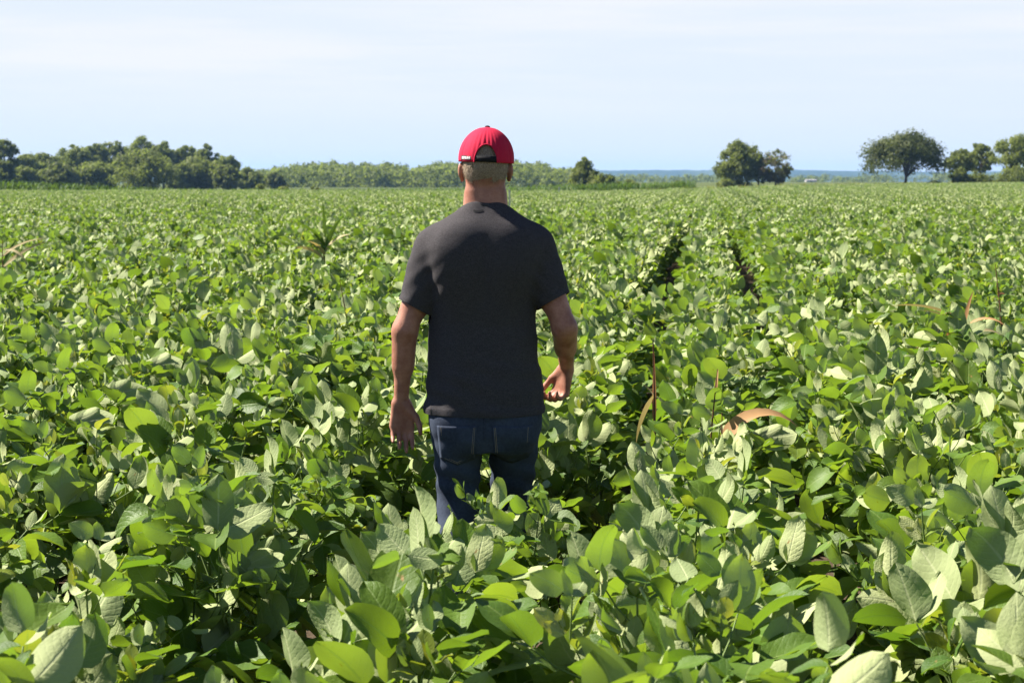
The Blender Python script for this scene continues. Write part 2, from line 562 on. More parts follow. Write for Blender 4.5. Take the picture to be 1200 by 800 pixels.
# far: patches of crowded low detail plants
patch = []
PS = 3.40
for k in range(6):
    bt = Batch(); r = np.random.default_rng(900 + k)
    for row in range(5):
        for s in np.arange(0, PS, 0.2):
            lb, _ = build_plant(int(r.integers(1e6)), nv=3, nu=2, wind=0.95, n_main=9, stems=False, sparse=0.8)
            a = r.uniform(-0.9, 0.9); ca, sa = math.cos(a), math.sin(a)
            Vv = np.concatenate(lb.V); sc_ = r.uniform(0.80, 1.20)
            ok = np.ones(len(Vv), bool)
            Vr = np.stack([Vv[:, 0] * ca - Vv[:, 1] * sa, Vv[:, 0] * sa + Vv[:, 1] * ca, Vv[:, 2]], 1) * sc_
            Vr[:, 0] += (row + 0.5) * ROW - PS / 2 + r.normal(0, 0.09); Vr[:, 1] += s - PS / 2 + r.normal(0, 0.04)
            bt.add(Vr, np.concatenate(lb.F), np.concatenate(lb.U), np.concatenate(lb.Cc))
    patch.append(bt.mesh('soybean_patch', M_leaf))


def field_edge(x): return np.interp(x, [-70, -45, -10, 0, 20, 60, 80], [166, 168, 200, 228, 232, 236, 238])


fp = []
for k in range(-40, 41):
    for j in range(18, 90):
        p = rn * (k * PS + ROW / 2) + rd * (j * PS)
        if p[1] - PS / 2 < 60.4 or p[1] > field_edge(p[0]) - 1 or abs(p[0]) > p[1] * 0.262 + 6: continue
        fp.append((p[0], p[1]))
fp = np.array(fp)
pts.append(np.stack([fp[:, 0], fp[:, 1], ground_h(fp[:, 0], fp[:, 1])], 1))
rr.append(np.where(rng.random(len(fp)) < 0.0, np.pi, 0.0) - ROW_A)
ss.append(1 + 0.05 * noise2(fp[:, 0], fp[:, 1], 0.3) + rng.normal(0, 0.02, len(fp)))
ii.append(10 + rng.integers(0, 6, len(fp)))
scatter('soybean_field', np.concatenate(pts), np.concatenate(rr), np.concatenate(ss), np.concatenate(ii), mid_meshes + patch,
        'soybean crop stretching in rows beyond the man to the far edge of the field', 'crop')


# ------------------------------------------------------------------ strap leaved plants, dry stalks
def strap(lb, base, azi, L, W, el0, droop, col, n=9, twist=0.0, twist0=0.0):
    """A long corn-like blade that rises and arches over."""
    p = np.array(base, float); pts_ = [p.copy()]; el = el0
    for i in range(n):
        d = np.array([math.cos(azi) * math.cos(el), math.sin(azi) * math.cos(el), math.sin(el)])
        p = p + d * L / n; pts_.append(p.copy()); el -= droop / n
    pts_ = np.array(pts_); Vs = []
    for i, q in enumerate(pts_):
        f = i / n
        w = W * 0.5 * (min(1, 0.45 + f * 3) * (1 - f ** 2.2) + 0.02)
        ta = twist0 + twist * f
        T_ = unit(pts_[min(i + 1, n)] - pts_[max(i - 1, 0)]); sd_ = np.array([-math.sin(azi), math.cos(azi), 0])
        s = sd_ * math.cos(ta) + np.cross(T_, sd_) * math.sin(ta)
        Vs += [q - s * w + np.array([0, 0, w * 0.35]), q, q + s * w + np.array([0, 0, w * 0.35])]
    F = []
    for i in range(n):
        for j in range(2):
            a = i * 3 + j; F.append((a, a + 1, a + 4, a + 3))
    lb.add(np.array(Vs), np.array(F), np.stack([np.tile([0, .5, 1], n + 1), np.repeat(np.linspace(0, 1, n + 1), 3)], 1), col)


def stalk_plant(name, px_, py_, Y, h_top, label, cat, blades, mat, stem_mat, stem_r=0.008, lean=(0, 0), group=None):
    base = at(px_, py_, Y); gz_ = float(ground_h(base.x, base.y))
    e = empty(name, (base.x, base.y, gz_), label, cat, group)
    path = [(0, 0, -0.01), (lean[0] * .3, lean[1] * .3, h_top * .4), (lean[0] * .65, lean[1] * .65, h_top * .75), (lean[0], lean[1], h_top)]
    V_, F_ = tube(path, [stem_r, stem_r * .9, stem_r * .7, stem_r * .35], 6)
    link('stem', mesh_from('stem', V_, F_, stem_mat), e)
    for nm, mt, bl in blades:
        lb = Batch()
        for (f, azi, L, W, el, dr, tint) in bl:
            b = np.array([lean[0] * f, lean[1] * f, h_top * f])
            strap(lb, b, azi, L, W, el, dr, (tint, 0, 0, 1), twist=random.uniform(-.6, .6), twist0=.9 if abs(math.cos(azi)) > .6 else .2)
        link(nm, lb.mesh(nm, mt), e)
    return e


def dist_of(py_, z): return (CAM_Z - z) * FPX / (py_ - HORIZON)


# volunteer corn in the beans
Y = 23.0
stalk_plant('corn_plant', 381, 270, Y, 1.15, 'green and yellowing corn plant rising alone above the beans left of the man', 'corn plant',
            [('leaves', M_corn, [(.6, 2.2, .55, .06, 1.3, .5, .5), (.7, .9, .5, .06, 1.2, .6, .4), (.85, 1.9, .45, .05, 1.4, .3, .3), (.5, 0.2, .5, .06, 1.0, .9, .6), (.75, 3.6, .45, .05, 1.0, .7, .5)]),
             ('yellow_leaves', M_straw, [(.6, 3.0, .5, .05, .9, 1.4, .9), (.7, -.3, .4, .06, 1.0, 1.0, .7), (.65, 4.1, .4, .06, .9, .9, .8)])], M_corn, M_stem)
Y = 19.0
stalk_plant('corn_plant', 3, 300, Y, 1.08, 'half dry corn plant with tan and yellow blades at the left edge of the field', 'corn plant',
            [('leaves', M_corn, [(.7, 1.2, .4, .05, 1.2, .6, .9), (.6, 4, .4, .05, 1.0, .8, .8)]),
             ('dry_leaves', M_straw, [(.75, .1, .5, .035, .75, .5, .4), (.85, .35, .45, .03, .7, .7, .2), (.9, -.4, .35, .03, .2, 1.5, .5), (.7, 3, .3, .04, .8, 1.5, .5)])], M_straw, M_drystem)
Y = dist_of(400, 0.78)
stalk_plant('dry_corn_stalk', 1150, 400, Y, 0.90, 'bent dead corn stalk with tan and rusty blades among the beans near the right edge', 'corn stalk',
            [('dry_leaves', M_straw, [(.98, 3.05, .42, .022, .55, .75, .7), (.92, 2.6, .30, .02, .8, .9, .8), (.9, .25, .3, .025, .5, 1.6, .5)]),
             ('rusty_leaves', M_dry, [(.93, 3.6, .25, .018, .9, 2.2, .1), (.95, -.5, .25, .019, .8, 1.7, .2), (.99, 1.0, .2, .02, 1.2, .6, .1), (.9, 2.9, .3, .02, .2, 1.1, .2)])], M_straw, M_drystem, .009, (-.10, -.05))
Y = dist_of(500, 0.72)
e = stalk_plant('dry_corn_leaf', 846, 500, Y, 0.77, 'curled rusty orange dead corn blade arching over the beans right of the man', 'dead leaf',
                [('blade', M_dry, [(.80, .12, .39, .060, 1.32, 2.3, .35)])], M_dry, M_drystem, .006)
Y = dist_of(500, 0.70)
stalk_plant('dry_weed_stem', 771, 500, Y, 1.02, 'upright dark red brown dead stem standing in the beans right of the man', 'dead stem',
            [('dead_leaf', M_straw, [(.80, 3.0, .20, .022, -1.0, .5, .9), (.8, 2.6, .08, .015, .9, .5, .6)]), ('husk', M_dry, [(.7, 1.6, .27, .018, 1.5, .05, .0)])], M_dry, M_drystem, .006, (-.02, 0))
stalk_plant('dry_weed_stem', 822, 500, Y, 0.92, 'short slanting reddish dead stem left of the curled orange corn blade', 'dead stem',
            [('dead_leaf', M_dry, [(.9, 1.3, .10, .012, 1.2, .4, .2)])], M_dry, M_drystem, .005, (.06, 0))
Y = dist_of(392, 0.72)
stalk_plant('dry_weed_stem', 424, 392, Y, 1.05, 'thin leaning brown dead stem in the beans left of the man', 'dead stem',
            [('dead_leaf', M_straw, [(.62, .5, .12, .03, -.2, 1.0, .3)])], M_dry, M_drystem, .006, (-.13, 0))
stalk_plant('dry_weed_stem', 1183, 350, 13.5, 1.08, 'thin dark dead stem beyond the bent dead corn stalk near the right edge', 'dead stem',
            [('dead_leaf', M_dry, [(.8, .8, .10, .02, .5, 1.0, .1)])], M_dry, M_drystem, .007, (-.10, 0))

# weeds along the far right end of the field
wb = Batch(); r = np.random.default_rng(77)
for _ in range(420):
    x = r.uniform(12, 66); y = float(field_edge(x)) + r.uniform(-14, 6)
    z = float(ground_h(x, y)); h = r.uniform(0.85, 1.35)
    for b in range(4):
        strap(wb, (x + r.normal(0, .1), y + r.normal(0, .1), z), r.uniform(0, 6.28), h, r.uniform(.06, .16), r.uniform(1.1, 1.5), r.uniform(.2, 1.2), (r.random(), r.random() * .4, 0, 1), n=4)
wo = link('weeds', wb.mesh('weeds', M_weed)); tag(wo, 'yellow green weeds along the far right end of the field', 'weeds', kind='stuff')

# pale survey stakes in the field
for (sxp, top, bot, Y_, lab) in ((597, 222, 240, 62, 'pale thin stake in the field beside the man\'s neck'), (655, 219, 226, 150, 'pale short stake in front of the bushy tree right of the man')):
    b = at(sxp, bot, Y_); tpt = at(sxp, top, Y_); gz_ = float(ground_h(b.x, b.y)); hh = tpt.z - gz_
    bm = bmesh.new()
    bmesh.ops.create_cube(bm, size=1)
    wd = 0.05 if Y_ < 100 else 0.09
    for v in bm.verts: v.co = Vector((v.co.x * wd, v.co.y * wd, (v.co.z + .5) * hh))
    bmesh.ops.bevel(bm, geom=[ed for ed in bm.edges], offset=.006, segments=2, affect='EDGES')
    me = bpy.data.meshes.new('stake'); bm.to_mesh(me); bm.free()
    me.materials.append(simple('stake_wood', (0.62, 0.58, 0.48), .7, .2))
    tag(link('marker_stake', me, loc=(b.x, b.y, gz_ - .005)), lab, 'stake')


# ------------------------------------------------------------------ corn strip
cb = Batch(); r = np.random.default_rng(55)
def corn_at(x, y, h):
    z = float(ground_h(x, y))
    for b in range(6):
        strap(cb, (x, y, z + h * (.2 + .11 * b)), r.uniform(0, 6.28), r.uniform(.6, .9), .12, r.uniform(.9, 1.3), r.uniform(1.0, 2.0), (r.random(), 0, 0, 1), n=3)
    strap(cb, (x, y, z), r.uniform(0, 6.28), h, .09, 1.55, .02, (.3, 0, 0, 1), n=2)
    strap(cb, (x, y, z + h * .85), r.uniform(0, 6.28), h * .2, .05, 1.5, .1, (1, .15, 0, 1), n=2)
for x in np.arange(-62, 22, 0.30):
    for k in range(5):
        y = float(field_edge(x)) + 5 + k * .76 + r.normal(0, .06)
        corn_at(x + r.normal(0, .08), y + (14 if x < -10 else 0) * 0, r.uniform(1.75, 2.05) if x < 14 else r.uniform(1.4, 1.8))
co_ = link('corn_strip', cb.mesh('corn_strip', M_corn)); tag(co_, 'strip of standing corn along the far edge of the bean field', 'corn', kind='stuff')


# ------------------------------------------------------------------ trees
def leaf_cloud(bt, centers, radii, per, size, r, red=0.0, squash=0.75):
    for c, rad in zip(centers, radii):
        n = max(6, int(per * (rad / np.mean(radii)) ** 2))
        d = r.normal(0, 1, (n, 3)); d /= np.linalg.norm(d, axis=1)[:, None]
        q = c + d * rad * np.clip(r.normal(.82, .27, (n, 1)), .1, 1.6) * np.array([1, 1, squash])
        tint = np.clip(r.normal(0.45, 0.22), 0, 1)
        rd_ = np.clip(r.normal(red, 0.25), 0, 1) if red > 0 else 0
        nrm = d + np.array([0, 0, .25]) + r.normal(0, 0.38, (n, 3)); nrm /= np.linalg.norm(nrm, axis=1)[:, None]
        a = np.cross(nrm, r.normal(0, 1, (n, 3))); a /= np.linalg.norm(a, axis=1)[:, None] + 1e-9
        b = np.cross(nrm, a)
        s = size * r.uniform(0.6, 1.3, (n, 1))
        Vq = np.stack([q - a * s, q - b * s * .6, q + a * s, q + b * s * .6], 1).reshape(-1, 3)
        Fq = np.arange(4 * n).reshape(-1, 4)
        colr = np.zeros((4 * n, 4)); colr[:, 0] = np.repeat(np.clip(tint + r.normal(0, .12, n), 0, 1), 4); colr[:, 1] = rd_; colr[:, 3] = 1
        bt.add(Vq, Fq, None, colr)


def build_tree(seed, h, w, mat, trunk_f=0.12, shape='round', n_cl=130, per=64, size=0.24, red=0.0, gap=0.0):
    """Returns crown mesh, trunk mesh; base at the origin; h height, w crown width."""
    r = np.random.default_rng(seed)
    tb, lb = Batch(), Batch()
    z0 = h * trunk_f
    cs, rs = [], []
    for i in range(n_cl):
        for _ in range(50):
            q = r.uniform(-1, 1, 3)
            if np.linalg.norm(q) > 1: continue
            if np.linalg.norm(q) < 0.35 and r.random() < .7: continue
            break
        if shape == 'umbrella':
            dome = (.52 + .36 * math.sqrt(max(0, 1 - (q[0] ** 2 + q[1] ** 2) * .9))) * (1 + .05 * math.sin(q[0] * 7 + 1) * math.cos(q[1] * 5))
            zz = dome - r.random() ** 1.6 * .26 - (.24 * r.random() if math.hypot(q[0], q[1]) > .66 else 0)
            p = np.array([q[0] * w * (.49 + .03 * math.sin(q[2] * 9)), q[1] * w * .43, h * zz])
        elif shape == 'cone':
            f = (q[2] + 1) / 2; k = (1 - f ** 1.6) * .95 + .12
            p = np.array([q[0] * w * .5 * k, q[1] * w * .5 * k, z0 + f * (h - z0) * .95])
        else:
            f = (q[2] + 1) / 2
            k = 1.0 if f < .55 else math.sqrt(max(.05, 1 - ((f - .55) / .5) ** 2))
            p = np.array([q[0] * w * .46 * (k + .12), q[1] * w * .46 * (k + .12), z0 + f * (h - z0) * .93])
        cs.append(p); rs.append(r.uniform(.45, 1.35) * w * (.105 if n_cl > 50 else .15))
    cs = np.array(cs); rs = np.array(rs)
    if gap > 0:
        kp = r.random(len(cs)) > gap * (cs[:, 2] / h); cs, rs = cs[kp], rs[kp]
    leaf_cloud(lb, cs, rs, per, size, r, red)
    tr = max(.08, h * .028)
    fork = h * (max(.12, trunk_f * .8) if shape != 'umbrella' else .16)
    top = np.array([r.normal(0, w * .03), r.normal(0, w * .03), h * .82])
    tb.add(*tube([(0, 0, -.15), (0, 0, fork * .5), (top[0] * .2, 0, fork), top * .6 + np.array([w * .02, 0, 0]), top], [tr * 1.35, tr, tr * .85, tr * .45, tr * .12], 8))
    nb = 11 if shape == 'umbrella' else 8
    pick = r.choice(len(cs), min(nb, len(cs)), replace=False)
    for i in pick:
        c = cs[i]; s0 = np.array([top[0] * .2, 0, fork * r.uniform(.9, 1.5)])
        m1 = s0 + (c - s0) * np.array([.35, .35, .45]) + r.normal(0, w * .015, 3); m2 = s0 + (c - s0) * np.array([.72, .72, .8]) + r.normal(0, w * .015, 3)
        k = tr * (.6 if shape == 'umbrella' else .42)
        tb.add(*tube([s0, m1, m2, c], [k, k * .75, k * .45, k * .15], 6))
    return lb.mesh('crown', mat, False), tb.mesh('trunk', M_bark)


def tree_at(px_, top, base, hw, Y, mat, seed, label, cat='tree', name='tree', group=None, **kw):
    b = at(px_, base, Y); g_ = float(ground_h(b.x, b.y)); t_ = at(px_, top, Y)
    h = t_.z - g_; w = 2.25 * hw * Y / FPX
    cr, tk = build_tree(seed, h, w, mat, **kw)
    e = empty(name, (b.x, b.y, g_), label, cat, group)
    link('crown', cr, e); link('trunk', tk, e)
    return e


WL = 'trees of the woodlot on the left'
for args, kw in [
    ((4, 156, 222, 17, 395, M_dark, 1, 'tall dark tree cut by the left edge of the photo'), {}),
    ((2, 186, 222, 15, 372, M_dark, 2, 'low dark tree in front of the tall dark tree at the left edge'), dict(trunk_f=.05)),
    ((32, 178, 222, 17, 430, M_mid, 3, 'grey green tree just right of the tall dark tree at the left edge'), dict(gap=.2)),
    ((52, 178, 222, 18, 440, M_mid, 4, 'rounded tree behind the small bright tree at the left end of the woodlot'), {}),
    ((28, 193, 222, 15, 385, M_olive, 5, 'small bright olive tree at the left front of the woodlot'), dict(trunk_f=.05)),
    ((70, 189, 222, 19, 390, M_dark, 6, 'low dark round tree in the left half of the woodlot front'), dict(trunk_f=.05)),
    ((88, 165, 222, 19, 450, M_mid, 7, 'tall green tree that starts the high part of the woodlot on its left'), {}),
    ((112, 163, 222, 18, 455, M_mid, 8, 'tall green tree second from the left in the high part of the woodlot'), {}),
    ((135, 160, 222, 18, 460, M_mid, 9, 'tall green tree left of the highest top in the woodlot'), dict(gap=.15)),
    ((165, 157, 222, 19, 455, M_mid, 10, 'highest tree of the woodlot, ragged top behind the big dark tree'), dict(gap=.15)),
    ((192, 164, 222, 15, 450, M_olive, 11, 'narrow paler tree right of the highest top of the woodlot'), dict(gap=.2)),
    ((218, 167, 222, 16, 450, M_mid, 12, 'tall tree behind the bright olive tree right of the big dark tree'), {}),
    ((243, 165, 222, 13, 445, M_mid, 13, 'slim tree with an open ragged top near the right end of the woodlot'), dict(gap=.3)),
    ((266, 178, 222, 15, 440, M_mid, 14, 'leaning edge tree with a drooping top at the right end of the woodlot'), dict(gap=.3)),
    ((112, 188, 222, 24, 400, M_olive, 15, 'wide bright olive tree left of the big dark tree'), dict(trunk_f=.05)),
    ((168, 174, 223, 34, 380, M_dark, 16, 'big dark round tree in the middle of the woodlot front'), dict(trunk_f=.03, n_cl=120)),
    ((235, 183, 222, 25, 400, M_olive, 17, 'bright olive round tree right of the big dark tree'), dict(trunk_f=.05)),
    ((212, 192, 222, 16, 395, M_mid, 18, 'low tree tucked between the big dark tree and the bright olive tree'), dict(trunk_f=.05)),
    ((266, 192, 222, 14, 392, M_dark, 19, 'grey dark low tree at the right foot of the woodlot'), dict(trunk_f=.05)),
    ((292, 197, 222, 15, 420, M_mid, 20, 'low rounded tree just off the right end of the woodlot'), dict(trunk_f=.05)),
    ((322, 202, 222, 10, 450, M_dark, 21, 'dull grey green tree where the far wood begins'), dict(trunk_f=.05, gap=.15)),
]:
    tree_at(*args, group=WL, **{**dict(n_cl=150, per=70, size=.27), **kw})

# small bushes along the far edge
for (px_, top, base, hw, Y_, mt, sd, lab) in [
    (305, 215, 226, 10, 205, M_mid, 31, 'low green bush at the corn edge below the right end of the woodlot'),
    (334, 216, 226, 12, 205, M_olive, 32, 'wide low bush at the corn edge left of the black round bush'),
    (367, 215, 227, 7, 195, M_dark, 33, 'small blackish round bush at the corn edge'),
    (205, 219, 226, 8, 195, M_mid, 34, 'small low bush at the foot of the woodlot'),
    (738, 210, 221, 8, 300, M_mid, 35, 'low bush right of the bushy tree beside the man'),
    (795, 211, 220, 7, 270, M_olive, 36, 'small yellow green bush alone left of the dark pair of trees'),
    (700, 212, 221, 7, 290, M_mid, 37, 'low shrub at the right foot of the bushy tree beside the man'),
    (850, 208, 221, 9, 300, M_olive, 38, 'olive shrub at the left foot of the dense dark tree'),
]:
    tree_at(px_, top, base, hw, Y_, mt, sd, lab, cat='bush', name='bush', group='bushes along the far field edge', trunk_f=.02, n_cl=34, per=70, size=.13)

tree_at(684, 183, 222, 19, 265, M_olive, 41, 'bushy tree with a pointed top just right of the man', trunk_f=.04, shape='cone', n_cl=110, per=85, size=.16)
tree_at(706, 202, 222, 17, 262, M_dark, 42, 'low dark tree leaning against the bushy pointed tree right of the man', trunk_f=.03, n_cl=70, size=.15)
tree_at(866, 162, 221, 23, 310, M_dark, 43, 'dense dark green tree standing left of the thin reddish tree', trunk_f=.06, n_cl=170, per=80, size=.18)
tree_at(889, 177, 221, 7, 312, M_dark, 47, 'narrow dark tree squeezed between the dense dark tree and the reddish tree', trunk_f=.1, n_cl=40, size=.14)
tree_at(909, 171, 220, 17, 308, M_red, 44, 'thin see-through tree with a reddish dying crown', trunk_f=.12, n_cl=120, per=50, size=.15, red=.30, gap=.05)
tree_at(1061, 154, 218, 44, 290, M_deep, 45, 'broad umbrella shaped tree with a bare forked trunk', shape='umbrella', n_cl=210, per=80, size=.18)
tree_at(1126, 172, 218, 17, 300, M_olive, 46, 'left one of two airy olive trees right of the umbrella tree', trunk_f=.3, n_cl=75, per=75, size=.18, gap=.08)
tree_at(1148, 166, 218, 16, 305, M_olive, 48, 'right one of two airy olive trees, taller, beside the umbrella tree', trunk_f=.3, n_cl=75, per=75, size=.18, gap=.08)
tree_at(1190, 157, 218, 26, 298, M_olive, 49, 'tall airy olive tree at the right edge of the photo', trunk_f=.3, n_cl=110, per=75, size=.18)
for (px_, top, hw, sd, lab) in [(1126, 193, 10, 51, 'dark bush under the left airy olive tree'), (1146, 200, 14, 52, 'low dark bush under the right airy olive tree'),
                                (1190, 195, 17, 53, 'dark bush under the tall tree at the right edge'), (1168, 209, 9, 54, 'low pale bush between the airy olive trees and the right edge tree'),
                                (1095, 213, 8, 55, 'very low dark shrub right of the umbrella tree trunk')]:
    tree_at(px_, top, 218, hw, 292, M_dark if sd != 54 else M_olive, sd, lab, cat='bush', name='bush', group='bushes under the trees on the right', trunk_f=.02, n_cl=40, per=70, size=.15)

# far wood, one mass
fb = Batch(); r = np.random.default_rng(61)
prof = [(285, 206), (335, 197), (370, 193), (400, 194), (450, 195), (480, 198), (520, 194), (565, 192), (610, 192), (640, 197), (670, 201), (700, 207)]
cs, rs = [], []
for _ in range(2600):
    x_ = r.uniform(285, 705); Y_ = r.uniform(640, 760)
    top = np.interp(x_, [p[0] for p in prof], [p[1] for p in prof]) + r.normal(0, 1.5) + (4 if Y_ < 690 else 0)
    f = r.random() ** .6
    q = at(x_, top + (1 - f) * (221 - top), Y_)
    cs.append(q); rs.append(r.uniform(.9, 2.2))
leaf_cloud(fb, np.array(cs), np.array(rs), 24, .55, r)
fo = link('far_wood', fb.mesh('far_wood', M_wood, False)); tag(fo, 'distant low wood behind the man along the horizon', 'wood', kind='stuff')


# ------------------------------------------------------------------ hills and the white barn
def hill_h(x, y):
    ridge = 28.0 + 2.2 * np.sin(x * .0031 + .6) + 1.4 * np.sin(x * .0083 + 2) + 0.9 * np.sin(x * .021) + .5 * np.sin(x * .055 + y * .02)
    up = sstep(4000, 5200, y) * (1 - sstep(5900, 6500, y))
    fine = (np.sin(x * .17 + y * .05) * np.sin(x * .31 + 1 + y * .09) + .6 * np.sin(x * .53 + y * .21)) * .8
    return ground_h(x, y) + .02 + up * (ridge + fine) - 1.2 * (1 - sstep(3800, 4000, y))
t = NT('hill_woods')
co = t.coord()
mp = t.n('ShaderNodeMapping'); mp.inputs['Scale'].default_value = (1, .25, 1); t.l(co, mp.inputs[0])
a1 = t.noise(.03, 6, mp.outputs[0], .7); a2 = t.noise(.006, 2, mp.outputs[0])
cw = t.mix(t.ramp(a1, .35, .65), (0.018, 0.032, 0.016), (0.045, 0.062, 0.026))
cw = t.mix(t.math('MULTIPLY', t.ramp(a2, .60, .66), .35), cw, (0.12, 0.14, 0.06))
M_hill = t.done(t.pbr(cw, .95, .05, a1, 4, .6))
V, F = sheet(np.arange(-2200, 2201, 11.0), np.concatenate([np.arange(3800, 5300, 45), np.arange(5300, 6600, 110)]), hill_h)
ho = link('hills', mesh_from('hills', V, F, M_hill)); tag(ho, 'low wooded hills on the horizon, blue with distance', 'hills', kind='structure')
# belts of wood on the plain in front of the hills
bb = Batch(); r = np.random.default_rng(63)
cs, rs = [], []
for (x0, x1, top, Yb) in [(700, 845, 208, 1300), (925, 1045, 209, 1350), (1090, 1210, 207, 1300), (700, 1200, 206, 1900)]:
    for _ in range(130 if Yb < 1800 else 330):
        x_ = r.uniform(x0, x1); Y_ = Yb + r.uniform(-60, 60); f = r.random() ** .7
        tp = top + r.normal(0, 1) + 1.5 * math.sin(x_ * .09)
        cs.append(at(x_, tp + (1 - f) * (214 - tp), Y_)); rs.append(r.uniform(1.6, 3.2))
leaf_cloud(bb, np.array(cs), np.array(rs), 22, .8, r)
bo = link('hedgerow_woods', bb.mesh('hedgerow_woods', M_dark, False)); tag(bo, 'far hedgerow woods on the plain before the hills', 'wood', kind='stuff')

Yb = 1150
p0, p1 = at(944, 212.4, Yb), at(956, 210.2, Yb)
W_, zb, zt = p1.x - p0.x, p0.z, p1.z
bz = float(ground_h(p0.x, Yb))
M_white = simple('white_siding', (0.36, 0.33, 0.31), .6, .3, .05, 1)
M_roof = simple('pale_roof', (0.30, 0.28, 0.27), .6, .3, .08, 1)
M_shut = simple('dark_doorway', (0.08, 0.07, 0.06), .8, .2, .2, 1)
be = empty('barn', ((p0.x + p1.x) / 2, Yb, bz), 'tiny long white barn far off on the plain before the hills', 'barn')
H_ = zt - bz
def boxm(x0, x1, y0, y1, z0, z1):
    Vb = np.array([(x, y, z) for z in (z0, z1) for y in (y0, y1) for x in (x0, x1)])
    return Vb, np.array([(0, 2, 3, 1), (4, 5, 7, 6), (0, 1, 5, 4), (2, 6, 7, 3), (0, 4, 6, 2), (1, 3, 7, 5)])
link('wall', mesh_from('wall', *boxm(-W_ / 2, W_ / 2, -3.5, 3.5, -.2, H_ * .72), M_white, False), be)
link('door', mesh_from('door', *boxm(-.8, .8, -3.56, -3.49, 0, H_ * .5), M_shut, False), be)
Vr = np.array([(-W_ / 2 - .3, -3.9, H_ * .72), (W_ / 2 + .3, -3.9, H_ * .72), (W_ / 2 + .3, 0, H_), (-W_ / 2 - .3, 0, H_), (-W_ / 2 - .3, 3.9, H_ * .72), (W_ / 2 + .3, 3.9, H_ * .72)])
link('roof', mesh_from('roof', Vr, np.array([(0, 1, 2, 3), (3, 2, 5, 4)]), M_roof, False), be)


